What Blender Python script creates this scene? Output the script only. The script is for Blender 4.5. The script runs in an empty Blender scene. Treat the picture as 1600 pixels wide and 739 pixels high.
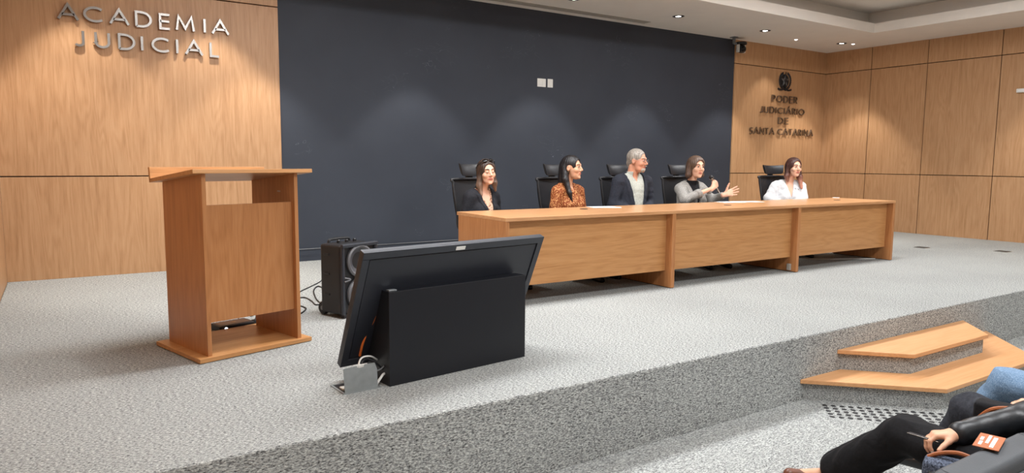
import bpy, bmesh, math, random
import numpy as np
from mathutils import Vector, Matrix
random.seed(7)
scene = bpy.context.scene
COL = scene.collection

# ------------------------------------------------------------------ camera
cam_d = bpy.data.cameras.new('camera')
cam = bpy.data.objects.new('camera', cam_d); COL.objects.link(cam)
cam_d.sensor_fit = 'HORIZONTAL'; cam_d.sensor_width = 36.0
cam_d.lens = 36.0 * 1094.2277 / 1600.0
_r = (0.84001801, -0.54250875, 0.00734788)
_u = (0.05195054, 0.093906, 0.99422473)
_f = (0.54006562, 0.83478495, -0.10706635)
cam.matrix_world = Matrix(((_r[0], _u[0], -_f[0], 0), (_r[1], _u[1], -_f[1], 0), (_r[2], _u[2], -_f[2], 1.21), (0, 0, 0, 1)))
cam_d.clip_start = 0.05
scene.camera = cam

# ------------------------------------------------------------------ world, exposure
world = bpy.data.worlds.new('World'); scene.world = world
world.use_nodes = True
world.node_tree.nodes['Background'].inputs[0].default_value = (0.8, 0.85, 0.9, 1)
world.node_tree.nodes['Background'].inputs[1].default_value = 0.3
scene.view_settings.view_transform = 'Standard'
scene.view_settings.look = 'None'
scene.view_settings.exposure = 0.40
scene.view_settings.gamma = 1.0
scene.view_settings.use_curve_mapping = False

# room dimensions (metres; stage floor is z = 0)
XL, XR, YB, YR = -0.469, 12.581, 8.314, -7.0
ZC, ZG, ZU, ZF = 3.323, 1.025, 2.924, -0.463
SY = 2.932
XD1, XD2 = 2.190, 9.956
OX0, OX1, OY0, OY1 = 0.9, 11.26, -5.6, 6.62      # ceiling recess opening
ZREC = 3.70

def area(name, loc, sx, sy, power, color=(1, 1, 1), rot=(0, 0, 0)):
    l = bpy.data.lights.new(name, 'AREA'); l.shape = 'RECTANGLE'; l.size = sx; l.size_y = sy
    l.energy = power; l.color = color
    o = bpy.data.objects.new(name, l); COL.objects.link(o); o.location = loc; o.rotation_euler = rot
    return o
# fill lights added under the recess, over stage front and seats; no fixture there
LIGHTS_AREA = [((2.7, 4.6), 3.2, 0.6, 150), ((8.0, 4.6), 3.6, 0.6, 115),
               ((2.7, 1.0), 3.2, 0.6, 130), ((8.0, 1.0), 3.6, 0.6, 95),
               ((2.7, -2.8), 3.2, 0.6, 75), ((8.0, -2.8), 3.6, 0.6, 75)]
for (x, y), sx, sy, p in LIGHTS_AREA:
    area('recess_fill_light', (x, y, ZREC - 0.03), sx, sy, p, (0.97, 0.98, 1.0))
# downlights: x, y, z, watts, cone
SPOTS = [(x, 7.5, ZC, 60, 74) for x in (0.0, 1.93, 3.86, 5.79, 7.71, 9.67, 11.77)]
SPOTS += [(x, 5.0, ZREC, 30, 84) for x in (1.6, 4.3, 7.2, 10.2)]
SPOTS += [(x, 7.78, ZC, 34, 72) for x in (0.25, 1.45)]
SPOTS += [(11.85, y, ZC, 60, 84) for y in (4.2, 1.2, -1.8)]


# ------------------------------------------------------------------ helpers: materials
def lin(c):
    c = c / 255.0
    return c / 12.92 if c <= 0.04045 else ((c + 0.055) / 1.055) ** 2.4
def S(r, g, b): return (lin(r), lin(g), lin(b), 1.0)

class NT:
    def __init__(s, name):
        s.m = bpy.data.materials.new(name); s.m.use_nodes = True
        s.t = s.m.node_tree; s.b = s.t.nodes['Principled BSDF']; s.out = s.t.nodes['Material Output']
    def n(s, typ, **kw):
        nd = s.t.nodes.new(typ)
        for k, v in kw.items():
            if k.startswith('i_'):
                key = k[2:]; key = int(key) if key.isdigit() else key.replace('_', ' ')
                nd.inputs[key].default_value = v
            else: setattr(nd, k, v)
        return nd
    def l(s, a, b): s.t.links.new(a, b)
    def coord(s, scale=(1, 1, 1), island=0.0, rot=(0, 0, 0)):
        tc = s.n('ShaderNodeTexCoord'); mp = s.n('ShaderNodeMapping')
        mp.inputs['Scale'].default_value = scale; mp.inputs['Rotation'].default_value = rot
        if island:
            g = s.n('ShaderNodeNewGeometry'); v = s.n('ShaderNodeVectorMath', operation='SCALE'); v.inputs['Scale'].default_value = island
            c = s.n('ShaderNodeCombineXYZ')
            for k in range(3): s.l(g.outputs['Random Per Island'], c.inputs[k])
            s.l(c.outputs[0], v.inputs[0]); a = s.n('ShaderNodeVectorMath', operation='ADD')
            s.l(tc.outputs['Object'], a.inputs[0]); s.l(v.outputs[0], a.inputs[1]); s.l(a.outputs[0], mp.inputs[0])
        else: s.l(tc.outputs['Object'], mp.inputs[0])
        return mp.outputs[0]
    def noise(s, vec, scale, detail=2, rough=0.5, dist=0.0):
        nz = s.n('ShaderNodeTexNoise'); nz.inputs['Scale'].default_value = scale; nz.inputs['Detail'].default_value = detail
        nz.inputs['Roughness'].default_value = rough; nz.inputs['Distortion'].default_value = dist
        s.l(vec, nz.inputs['Vector']); return nz.outputs[0]
    def math(s, op, a, b=None, c=None):
        m = s.n('ShaderNodeMath', operation=op)
        for i, v in enumerate((a, b, c)):
            if v is None: continue
            if isinstance(v, (int, float)): m.inputs[i].default_value = v
            else: s.l(v, m.inputs[i])
        return m.outputs[0]
    def ramp(s, fac, stops, interp='LINEAR'):
        r = s.n('ShaderNodeValToRGB'); r.color_ramp.interpolation = interp
        e = r.color_ramp.elements
        while len(e) < len(stops): e.new(0.5)
        for k, (p, c) in enumerate(stops): e[k].position = p; e[k].color = c
        s.l(fac, r.inputs[0]); return r.outputs[0]
    def bump(s, h, strength=0.3, dist=0.01):
        b = s.n('ShaderNodeBump'); b.inputs['Strength'].default_value = strength; b.inputs['Distance'].default_value = dist
        s.l(h, b.inputs['Height']); s.l(b.outputs[0], s.b.inputs['Normal'])
    def set(s, rough=0.5, metal=0.0, spec=0.5, **kw):
        s.b.inputs['Roughness'].default_value = rough; s.b.inputs['Metallic'].default_value = metal
        s.b.inputs['Specular IOR Level'].default_value = spec
        return s

def plain(name, col, rough=0.5, metal=0.0, spec=0.5, var=0.06, nscale=30, bump=0.0, bscale=200):
    t = NT(name).set(rough, metal, spec)
    v = t.coord(); nz = t.noise(v, nscale, 3)
    c2 = tuple(min(1, x * (1 + var)) for x in col[:3]) + (1,); c1 = tuple(x * (1 - var) for x in col[:3]) + (1,)
    t.l(t.ramp(nz, [(0.3, c1), (0.7, c2)]), t.b.inputs['Base Color'])
    if bump: t.bump(t.noise(v, bscale, 2), bump, 0.004)
    return t.m

def wood(name, c_dark, c_mid, c_light, axis='Z', rough=0.38, spec=0.4, big=1.0):
    t = NT(name).set(rough, 0, spec)
    al, ac = 0.55 * big, 5.5 * big
    sc = {'Z': (ac, ac, al), 'X': (al, ac, ac), 'Y': (ac, al, ac)}[axis]
    v = t.coord(sc, island=37.0)
    n1 = t.noise(v, 1.0, 2, 0.45, 0.3)
    rings = t.math('SINE', t.math('MULTIPLY', n1, 75.0))
    rings = t.math('MULTIPLY_ADD', rings, 0.5, 0.5)
    sf = {'Z': (260, 260, 7), 'X': (7, 260, 260), 'Y': (260, 7, 260)}[axis]
    n2 = t.noise(t.coord(sf, island=11.0), 1.0, 2, 0.6)
    sm = {'Z': (30, 30, 1.2), 'X': (1.2, 30, 30), 'Y': (30, 1.2, 30)}[axis]
    n3 = t.noise(t.coord(sm, island=23.0), 1.0, 3, 0.6)
    f = t.math('ADD', t.math('MULTIPLY', rings, 0.10), t.math('MULTIPLY', n2, 0.45))
    f = t.math('ADD', f, t.math('MULTIPLY', n3, 0.45))
    t.l(t.ramp(f, [(0.30, c_dark), (0.5, c_mid), (0.72, c_light)]), t.b.inputs['Base Color'])
    t.bump(n2, 0.05, 0.002)
    return t.m

M = {}
M['wood_wall'] = wood('wood_wall_veneer', S(164, 122, 84), S(184, 142, 103), S(196, 156, 118), 'Z', 0.42)
M['wood_wall_side'] = M['wood_wall']
M['wood_v'] = wood('wood_vertical', S(158, 104, 62), S(178, 122, 76), S(190, 136, 90), 'Z', 0.36)
M['wood_h'] = wood('wood_horizontal', S(170, 118, 70), S(192, 140, 89), S(202, 152, 102), 'X', 0.36)
M['wood_top'] = wood('wood_table_top', S(178, 128, 84), S(196, 146, 102), S(208, 158, 114), 'X', 0.28)
M['wood_step'] = wood('wood_step_tread', S(190, 138, 90), S(204, 152, 104), S(212, 162, 116), 'X', 0.4)
M['groove'] = plain('dark_groove', S(52, 30, 18), 0.8)

def wall_paint():
    t = NT('dark_blue_grey_wall').set(0.62, 0, 0.35)
    v = t.coord(); n = t.noise(v, 1.3, 4, 0.55); n2 = t.noise(v, 240, 2)
    base = t.ramp(n, [(0.3, S(49, 54, 64)), (0.7, S(55, 60, 70))])
    # short pale scuff marks
    sc = t.noise(t.coord((3.0, 1, 5.5), rot=(0, 0.5, 0)), 1.0, 1, 0.4, 2.5)
    line = t.math('LESS_THAN', t.math('ABSOLUTE', t.math('SUBTRACT', sc, 0.5)), 0.0018)
    gate = t.math('GREATER_THAN', t.noise(t.coord((1.7, 1, 2.1)), 1.0, 1), 0.63)
    fac = t.math('MULTIPLY', t.math('MULTIPLY', line, gate), 0.35)
    mx = t.n('ShaderNodeMix', data_type='RGBA'); t.l(fac, mx.inputs[0]); t.l(base, mx.inputs[6]); mx.inputs[7].default_value = S(150, 155, 162)
    t.l(mx.outputs[2], t.b.inputs['Base Color']); t.bump(n2, 0.12, 0.003)
    return t.m
M['darkwall'] = wall_paint()
M['ceiling'] = plain('ceiling_paint', S(228, 222, 214), 0.85, 0, 0.2, 0.02, 3)

def carpet(name, k=1.0):
    t = NT(name).set(0.95, 0, 0.1)
    v = t.coord((0.8, 2.0, 2.0)); n1 = t.noise(v, 72, 3, 0.75); n2 = t.noise(t.coord((0.6, 1.6, 1.6)), 170, 1, 0.5)
    n3 = t.noise(t.coord(), 0.9, 3, 0.5)
    f = t.math('ADD', t.math('MULTIPLY', n1, 0.68), t.math('MULTIPLY', n2, 0.32))
    f = t.math('ADD', f, t.math('MULTIPLY', t.math('SUBTRACT', n3, 0.5), 0.05))
    t.l(t.ramp(f, [(0.37, S(64 * k, 65 * k, 65 * k)), (0.46, S(140 * k, 142 * k, 141 * k)), (0.55, S(180 * k, 183 * k, 180 * k)), (0.64, S(216 * k, 219 * k, 215 * k))]), t.b.inputs['Base Color'])
    t.bump(f, 0.9, 0.012)
    return t.m
M['carpet'] = carpet('grey_loop_carpet', 1.0)
M['black_satin'] = plain('black_satin_panel', S(20, 22, 28), 0.42, 0, 0.45, 0.05, 8, 0.05, 300)
M['black_plastic'] = plain('black_plastic', S(24, 24, 27), 0.5, 0, 0.5, 0.08, 20, 0.1, 300)
M['tv_back'] = plain('monitor_back_shell', S(34, 37, 45), 0.45, 0, 0.5, 0.05, 8, 0.03, 200)
M['tv_frame'] = plain('monitor_bezel', S(50, 53, 60), 0.35, 0.2, 0.5, 0.04, 8)
M['leather'] = plain('black_chair_leather', S(28, 29, 33), 0.45, 0, 0.5, 0.1, 30, 0.15, 120)
M['steel'] = plain('brushed_steel', S(176, 174, 170), 0.28, 1.0, 0.5, 0.05, 60)
M['steel_dull'] = plain('galvanised_plate', S(172, 178, 180), 0.45, 0.7, 0.5, 0.08, 25)
M['letter'] = plain('polished_letter_metal', S(150, 145, 140), 0.30, 1.0, 0.5, 0.04, 20)
M['white_plastic'] = plain('white_plastic', S(225, 225, 220), 0.4, 0, 0.5, 0.02, 20)
M['paper'] = plain('white_paper', S(235, 235, 235), 0.7, 0, 0.3, 0.02, 20)
M['emblem'] = plain('dark_bronze', S(58, 60, 64), 0.4, 0.7, 0.5, 0.1, 60)
M['grey_metal'] = plain('grey_painted_metal', S(120, 122, 124), 0.5, 0.4)
M['vent'] = plain('vent_paint', S(168, 164, 156), 0.6)
M['vent_dark'] = plain('vent_gap', S(70, 68, 64), 0.8)
M['orange'] = plain('orange_cable_jacket', S(214, 110, 40), 0.5)
M['cone'] = plain('woofer_cone', S(70, 70, 74), 0.55, 0, 0.4, 0.1, 40)
M['cone_ring'] = plain('woofer_surround_grey', S(96, 96, 99), 0.5, 0, 0.5, 0.06, 40)
M['skin'] = plain('skin', S(214, 164, 134), 0.5, 0, 0.4, 0.05, 12)
M['skin_fair'] = plain('skin_fair', S(224, 176, 150), 0.5, 0, 0.4, 0.05, 12)
M['skin_ruddy'] = plain('skin_ruddy', S(206, 150, 124), 0.5, 0, 0.4, 0.07, 14)
for k in ('skin', 'skin_fair', 'skin_ruddy'):
    b = M[k].node_tree.nodes['Principled BSDF']
    b.inputs['Subsurface Weight'].default_value = 0.12; b.inputs['Subsurface Radius'].default_value = (0.02, 0.008, 0.004)
M['lips'] = plain('lips', S(190, 110, 98), 0.4)
M['eyewhite'] = plain('eye_white', S(225, 220, 215), 0.25)
M['iris'] = plain('dark_iris', S(40, 26, 18), 0.15)
M['brow'] = plain('brow_hair', S(58, 40, 30), 0.7)
M['brow_grey'] = plain('brow_hair_grey', S(120, 112, 104), 0.7)
M['lens_dark'] = plain('dark_lens', S(14, 14, 16), 0.12)

def hair_mat(name, c1, c2, tip=None, z0=0.8, z1=1.05):
    t = NT(name).set(0.42, 0, 0.5)
    n = t.noise(t.coord((130, 130, 9)), 1.0, 3, 0.6)
    base = t.ramp(n, [(0.32, c1), (0.68, c2)])
    if tip:
        tc = t.n('ShaderNodeTexCoord'); sp = t.n('ShaderNodeSeparateXYZ'); t.l(tc.outputs['Object'], sp.inputs[0])
        mr = t.n('ShaderNodeMapRange'); mr.inputs[1].default_value = z1; mr.inputs[2].default_value = z0
        t.l(sp.outputs[2], mr.inputs[0])
        mx = t.n('ShaderNodeMix', data_type='RGBA'); t.l(mr.outputs[0], mx.inputs[0]); t.l(base, mx.inputs[6]); mx.inputs[7].default_value = tip
        base = mx.outputs[2]
    t.l(base, t.b.inputs['Base Color']); t.bump(n, 0.5, 0.006)
    return t.m
M['hair_black'] = hair_mat('hair_black', S(14, 13, 15), S(34, 31, 34))
M['hair_brown'] = hair_mat('hair_dark_brown_with_lighter_ends', S(38, 28, 24), S(72, 54, 44), S(142, 112, 92), 0.86, 1.08)
M['hair_bob'] = hair_mat('hair_ash_brown', S(62, 46, 38), S(112, 88, 72))
M['hair_grey'] = hair_mat('hair_grey', S(104, 98, 92), S(178, 170, 160))
M['hair_ombre'] = hair_mat('hair_brown_with_copper_ends', S(44, 26, 22), S(84, 50, 42), S(190, 128, 104), 0.88, 1.08)
M['hair_beard'] = hair_mat('hair_grey_beard', S(150, 142, 132), S(205, 198, 188))

def cloth(name, c1, c2, scale=60, rough=0.85, bscale=26, bstr=0.25, weave=False):
    t = NT(name).set(rough, 0, 0.25)
    v = t.coord(); n = t.noise(v, scale, 3, 0.65); nb = t.noise(v, bscale, 3, 0.5, 0.6)
    t.l(t.ramp(n, [(0.35, c1), (0.65, c2)]), t.b.inputs['Base Color'])
    t.bump(nb, bstr, 0.02)
    return t.m
M['blazer_black'] = cloth('black_blazer_cloth', S(28, 29, 34), S(36, 37, 43))
M['blazer_navy'] = cloth('dark_navy_suit_cloth', S(38, 41, 50), S(48, 51, 61))
M['blazer_grey'] = cloth('grey_checked_tweed', S(128, 126, 122), S(172, 170, 166), 130)
M['white_shirt'] = cloth('white_cotton', S(196, 197, 200), S(214, 215, 217), 20, bscale=18, bstr=0.5)
M['pale_shirt'] = cloth('pale_green_grey_shirt', S(164, 168, 160), S(190, 194, 186), 90, bscale=18, bstr=0.4)
M['black_knit'] = cloth('black_knit', S(18, 18, 21), S(26, 26, 29), 200)
M['trouser_dark'] = cloth('dark_trouser_cloth', S(24, 24, 28), S(34, 34, 39))
M['trouser_black'] = cloth('black_wide_trouser_cloth', S(15, 15, 17), S(22, 22, 25), bscale=9, bstr=0.5)
M['trouser_char'] = cloth('charcoal_trouser_cloth', S(42, 44, 50), S(56, 58, 65), bscale=10, bstr=0.5)
M['denim'] = cloth('blue_denim', S(84, 112, 142), S(134, 160, 186), 220, bscale=14, bstr=0.5)
M['denim_dark'] = cloth('dark_denim_weave', S(22, 27, 38), S(110, 120, 140), 130, bscale=14)
M['grey_jacket'] = cloth('grey_jacket_cloth', S(84, 88, 94), S(104, 108, 114))
M['leather_black'] = plain('black_leather_sleeve', S(26, 29, 33), 0.4, 0, 0.5, 0.1, 30, 0.3, 40)
M['leather_tan'] = plain('tan_leather', S(150, 84, 42), 0.5, 0, 0.5, 0.15, 30, 0.15, 100)
M['leather_brown'] = plain('brown_shoe_leather', S(104, 58, 38), 0.4, 0, 0.5, 0.15, 30)
M['shoe_black'] = plain('black_shoe_leather', S(20, 20, 22), 0.35)
M['seat_shell'] = plain('dark_grey_seat_shell', S(68, 72, 76), 0.55, 0, 0.45, 0.06, 12, 0.15, 260)
M['seat_cloth'] = cloth('charcoal_seat_upholstery', S(40, 42, 46), S(52, 54, 58), 150)
M['gold'] = plain('gold_metal', S(214, 176, 130), 0.25, 1.0)

def spots(name, base, c2, scale, thr):
    t = NT(name).set(0.75, 0, 0.3)
    v = t.coord(); vo = t.n('ShaderNodeTexVoronoi'); vo.inputs['Scale'].default_value = scale; t.l(v, vo.inputs['Vector'])
    t.l(t.ramp(vo.outputs['Distance'], [(thr - 0.06, c2), (thr + 0.06, base)]), t.b.inputs['Base Color'])
    t.bump(t.noise(v, 22, 3, 0.5, 0.5), 0.3, 0.02)
    return t.m
M['rust_dots'] = spots('rust_blouse_with_pale_dots', S(132, 68, 34), S(236, 176, 116), 78, 0.33)
def floral():
    t = NT('beige_floral_blouse').set(0.7, 0, 0.3)
    v = t.coord(); n = t.noise(v, 34, 3, 0.6, 1.5)
    t.l(t.ramp(n, [(0.36, S(70, 44, 34)), (0.46, S(168, 122, 96)), (0.56, S(222, 190, 166)), (0.7, S(150, 80, 54))]), t.b.inputs['Base Color'])
    return t.m
M['floral'] = floral()
def mesh_fabric():
    t = NT('black_chair_mesh').set(0.6, 0, 0.4)
    t.b.inputs['Base Color'].default_value = S(30, 31, 35)
    ck = t.n('ShaderNodeTexVoronoi'); ck.inputs['Scale'].default_value = 260; t.l(t.coord(), ck.inputs['Vector'])
    hole = t.math('LESS_THAN', ck.outputs['Distance'], 0.33)
    tr = t.n('ShaderNodeBsdfTransparent'); mx = t.n('ShaderNodeMixShader')
    t.l(hole, mx.inputs[0]); t.l(t.b.outputs[0], mx.inputs[1]); t.l(tr.outputs[0], mx.inputs[2]); t.l(mx.outputs[0], t.out.inputs[0])
    return t.m
M['mesh_fabric'] = mesh_fabric()
def glass():
    t = NT('clear_lens').set(0.03, 0, 0.5); t.b.inputs['Transmission Weight'].default_value = 1.0
    t.b.inputs['IOR'].default_value = 1.1; return t.m
M['glass'] = glass()
def emit(name, col, st):
    t = NT(name); t.b.inputs['Emission Color'].default_value = col; t.b.inputs['Emission Strength'].default_value = st
    t.b.inputs['Base Color'].default_value = col; return t.m
M['lamp'] = emit('lit_lamp_face', (1, 0.97, 0.92, 1), 8.0)
M['lamp_dim'] = emit('lit_led_point', (1, 0.98, 0.95, 1), 3.0)
M['led'] = emit('white_led', (0.9, 0.95, 1, 1), 3.0)

# ------------------------------------------------------------------ helpers: meshes
class MB:
    """collects geometry, links it as one mesh object"""
    def __init__(s): s.v = []; s.f = []; s.mi = []
    def add(s, verts, faces, mi=0):
        o = len(s.v); s.v += [tuple(p) for p in verts]
        for f in faces: s.f.append(tuple(i + o for i in f)); s.mi.append(mi)
        return s
    def bm(s, bm_, mat=None, mi=0):
        if mat is not None: bmesh.ops.transform(bm_, matrix=mat, verts=bm_.verts)
        bm_.verts.index_update()
        s.add([v.co[:] for v in bm_.verts], [[v.index for v in f.verts] for f in bm_.faces], mi); bm_.free(); return s
    def box(s, lo, hi, bev=0.0, mat=None, mi=0, seg=2):
        b = bmesh.new(); bmesh.ops.create_cube(b, size=1.0)
        sz = [hi[i] - lo[i] for i in range(3)]; c = [(hi[i] + lo[i]) / 2 for i in range(3)]
        for v in b.verts: v.co = Vector((v.co.x * sz[0] + c[0], v.co.y * sz[1] + c[1], v.co.z * sz[2] + c[2]))
        if bev: bmesh.ops.bevel(b, geom=list(b.edges), offset=bev, segments=seg, affect='EDGES', profile=0.5)
        return s.bm(b, mat, mi)
    def prism(s, pts, z0, z1, bev=0.0, mat=None, mi=0, seg=2):
        b = bmesh.new(); vs = [b.verts.new((p[0], p[1], z0)) for p in pts]; f = b.faces.new(vs)
        if f.normal.z > 0 or True:
            r = bmesh.ops.extrude_face_region(b, geom=[f]); nv = [e for e in r['geom'] if isinstance(e, bmesh.types.BMVert)]
            for v in nv: v.co.z = z1
        bmesh.ops.recalc_face_normals(b, faces=list(b.faces))
        if bev: bmesh.ops.bevel(b, geom=list(b.edges), offset=bev, segments=seg, affect='EDGES', profile=0.5)
        return s.bm(b, mat, mi)
    def lathe(s, prof, n=32, mat=None, mi=0, cap=True):
        V = []; F = []
        for r, z in prof:
            for k in range(n): a = 2 * math.pi * k / n; V.append(Vector((r * math.cos(a), r * math.sin(a), z)))
        for i in range(len(prof) - 1):
            for k in range(n):
                a = i * n + k; b_ = i * n + (k + 1) % n; F.append((a, b_, b_ + n, a + n))
        if cap: F.append(tuple(range(n - 1, -1, -1))); F.append(tuple(range((len(prof) - 1) * n, len(prof) * n)))
        if mat is not None: V = [mat @ v for v in V]
        return s.add(V, F, mi)
    def tube(s, pts, r, n=8, closed=False, mi=0, mat=None):
        P = [Vector(p) for p in pts]; N = len(P); V = []; F = []
        rr = r if isinstance(r, (list, tuple)) else [r] * N
        up = Vector((0, 0, 1)); prev = None
        for i in range(N):
            if closed: t = P[(i + 1) % N] - P[i - 1]
            else: t = P[min(i + 1, N - 1)] - P[max(i - 1, 0)]
            t.normalize()
            if prev is None:
                a = t.cross(up)
                if a.length < 1e-3: a = t.cross(Vector((1, 0, 0)))
            else: a = prev - t * prev.dot(t)
            a.normalize(); prev = a; b_ = t.cross(a)
            for k in range(n):
                q = 2 * math.pi * k / n; V.append(P[i] + (a * math.cos(q) + b_ * math.sin(q)) * rr[i])
        M_ = N if closed else N - 1
        for i in range(M_):
            for k in range(n):
                j = (i + 1) % N; F.append((i * n + k, i * n + (k + 1) % n, j * n + (k + 1) % n, j * n + k))
        if not closed: F.append(tuple(range(n - 1, -1, -1))); F.append(tuple(range((N - 1) * n, N * n)))
        if mat is not None: V = [mat @ v for v in V]
        return s.add(V, F, mi)
    def build(s, name, mats, parent=None, loc=(0, 0, 0), smooth=False, rot=(0, 0, 0), matrix=None):
        me = bpy.data.meshes.new(name); me.from_pydata(s.v, [], s.f)
        ml = mats if isinstance(mats, (list, tuple)) else [mats]
        for m in ml: me.materials.append(M[m] if isinstance(m, str) else m)
        me.polygons.foreach_set('material_index', s.mi)
        b = bmesh.new(); b.from_mesh(me); bmesh.ops.recalc_face_normals(b, faces=list(b.faces)); b.to_mesh(me); b.free()
        if smooth:
            me.polygons.foreach_set('use_smooth', [True] * len(me.polygons))
            try: me.set_sharp_from_angle(angle=math.radians(38))
            except Exception: pass
        o = bpy.data.objects.new(name, me); COL.objects.link(o)
        o.location = loc; o.rotation_euler = rot
        if parent: o.parent = parent
        return o
def curve_pts(pts, n=8, closed=False):
    P = [Vector(p) for p in pts]; out = []; N = len(P)
    for i in range(N if closed else N - 1):
        p0 = P[i - 1] if (i > 0 or closed) else P[0]; p1 = P[i]; p2 = P[(i + 1) % N]
        p3 = P[(i + 2) % N] if (closed or i + 2 < N) else P[-1]
        for k in range(n):
            t = k / n
            out.append(0.5 * ((2 * p1) + (p2 - p0) * t + (2 * p0 - 5 * p1 + 4 * p2 - p3) * t * t + (3 * p1 - p0 - 3 * p2 + p3) * t ** 3))
    if not closed: out.append(P[-1])
    return out
def tag(o, label, cat, group=None, kind=None):
    if label: o['label'] = label
    if cat: o['category'] = cat
    if group: o['group'] = group
    if kind: o['kind'] = kind
    return o
def empty(name, loc, label, cat, rz=0, group=None):
    o = bpy.data.objects.new(name, None); COL.objects.link(o); o.location = loc; o.rotation_euler = (0, 0, rz)
    o.empty_display_size = 0.1
    return tag(o, label, cat, group)
def struct(o, label=None):
    o['kind'] = 'structure'
    if label: o['label'] = label; o['category'] = label.split()[-1]
    return o
def copy_tree(o, parent=None):
    c = o.copy(); COL.objects.link(c)
    if parent: c.parent = parent
    for ch in [x for x in bpy.data.objects if x.parent == o]: copy_tree(ch, c)
    return c
RZ = lambda a: Matrix.Rotation(a, 4, 'Z')
def TR(x, y, z): return Matrix.Translation((x, y, z))

# ------------------------------------------------------------------ room shell
def panel_wall(name, axis, pos, inward, cols, rows, depth=0.03, gap=0.012, label=''):
    """veneered panels with dark recessed joints; axis 'x' = wall plane x=pos, panels run along y"""
    m = MB()
    for (a0, a1) in zip(cols[:-1], cols[1:]):
        for (z0, z1) in zip(rows[:-1], rows[1:]):
            g = gap / 2; A0 = a0 + (g if a0 != cols[0] else 0); A1 = a1 - (g if a1 != cols[-1] else 0)
            Z0 = z0 + (g if z0 != rows[0] else 0); Z1 = z1 - (g if z1 != rows[-1] else 0)
            if axis == 'x':
                lo = [min(pos, pos - inward * depth), A0, Z0]; hi = [max(pos, pos - inward * depth), A1, Z1]
            else:
                lo = [A0, min(pos, pos - inward * depth), Z0]; hi = [A1, max(pos, pos - inward * depth), Z1]
            m.box(lo, hi, 0.0015, seg=1)
    b0 = pos - inward * depth; b1 = b0 - inward * 0.1
    if axis == 'x': m.box((min(b0, b1), cols[0], rows[0]), (max(b0, b1), cols[-1], rows[-1]), mi=1)
    else: m.box((cols[0], min(b0, b1), rows[0]), (cols[-1], max(b0, b1), rows[-1]), mi=1)
    return struct(m.build(name, ['wood_wall', 'groove']), label)
panel_wall('wall_back_left', 'y', YB, -1, [XL, XD1], [0.0, ZG, ZU, ZC + 0.02], label='wood panelled back wall left of the dark wall')
panel_wall('wall_back_right', 'y', YB, -1, [XD2, XR + 0.03], [0.0, ZG, ZU, ZC + 0.02], label='wood panelled back wall right of the dark wall')
panel_wall('wall_right', 'x', XR, -1, [YR, -4.4, -3.3, -2.2, -1.1, 0.0, 1.05, 2.1, 3.2, 4.25, 5.287, 6.412, 7.404, YB + 0.03], [ZF, ZG, ZU, ZC + 0.02], label='wood panelled right wall')
panel_wall('wall_left', 'x', XL, 1, [YR, -4.6, -2.4, -0.2, 2.0, 4.2, 6.4, YB], [ZF, ZG, ZU, ZC + 0.02], label='wood panelled left wall')
struct(MB().box((XD1, YB + 0.022, 0), (XD2, YB + 0.12, ZC + 0.02)).build('wall_back_dark', 'darkwall'), 'dark blue grey back wall')
struct(MB().box((XD1, YB + 0.004, 0), (XD2, YB + 0.022, 0.145), 0.003).build('baseboard_back', 'darkwall'), 'dark skirting board')
struct(MB().box((XL - 0.1, YR - 0.1, ZF), (XR + 0.1, YR, ZC + 0.02)).build('wall_rear', 'ceiling'), 'plain rear wall')
struct(MB().box((XL - 0.12, YR - 0.1, ZF - 0.1), (XR + 0.12, SY + 0.1, ZF)).build('floor', 'carpet'), 'grey carpeted hall floor')
struct(MB().box((XL - 0.0, SY, ZF - 0.02), (XR, YB + 0.1, 0.0), 0.012, seg=3).build('stage_platform', 'carpet'), 'grey carpeted stage platform')
# ceiling: lowered soffit ring, lip, cove, raised field
m = MB()
T = 0.08
def ringbox(x0, x1, y0, y1, z0, z1, ix0, ix1, iy0, iy1):
    m.box((x0, iy1, z0), (x1, y1, z1)); m.box((x0, y0, z0), (x1, iy0, z1))
    m.box((x0, iy0, z0), (ix0, iy1, z1)); m.box((ix1, iy0, z0), (x1, iy1, z1))
ringbox(XL - 0.1, XR + 0.1, YR - 0.1, YB + 0.15, ZC, ZC + 0.03, OX0 - 0.03, OX1 + 0.03, OY0 - 0.03, OY1 + 0.03)
ringbox(OX0 - 0.03, OX1 + 0.03, OY0 - 0.03, OY1 + 0.03, ZC, ZC + 0.15, OX0, OX1, OY0, OY1)
G = 0.26
ringbox(OX0 - G - 0.05, OX1 + G + 0.05, OY0 - G - 0.05, OY1 + G + 0.05, ZC + 0.03, ZREC, OX0 - G, OX1 + G, OY0 - G, OY1 + G)
m.box((XL - 0.1, YR - 0.1, ZREC), (XR + 0.1, YB + 0.15, ZREC + 0.06))
struct(m.build('ceiling', 'ceiling'), 'pale ceiling with raised centre recess')

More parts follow.
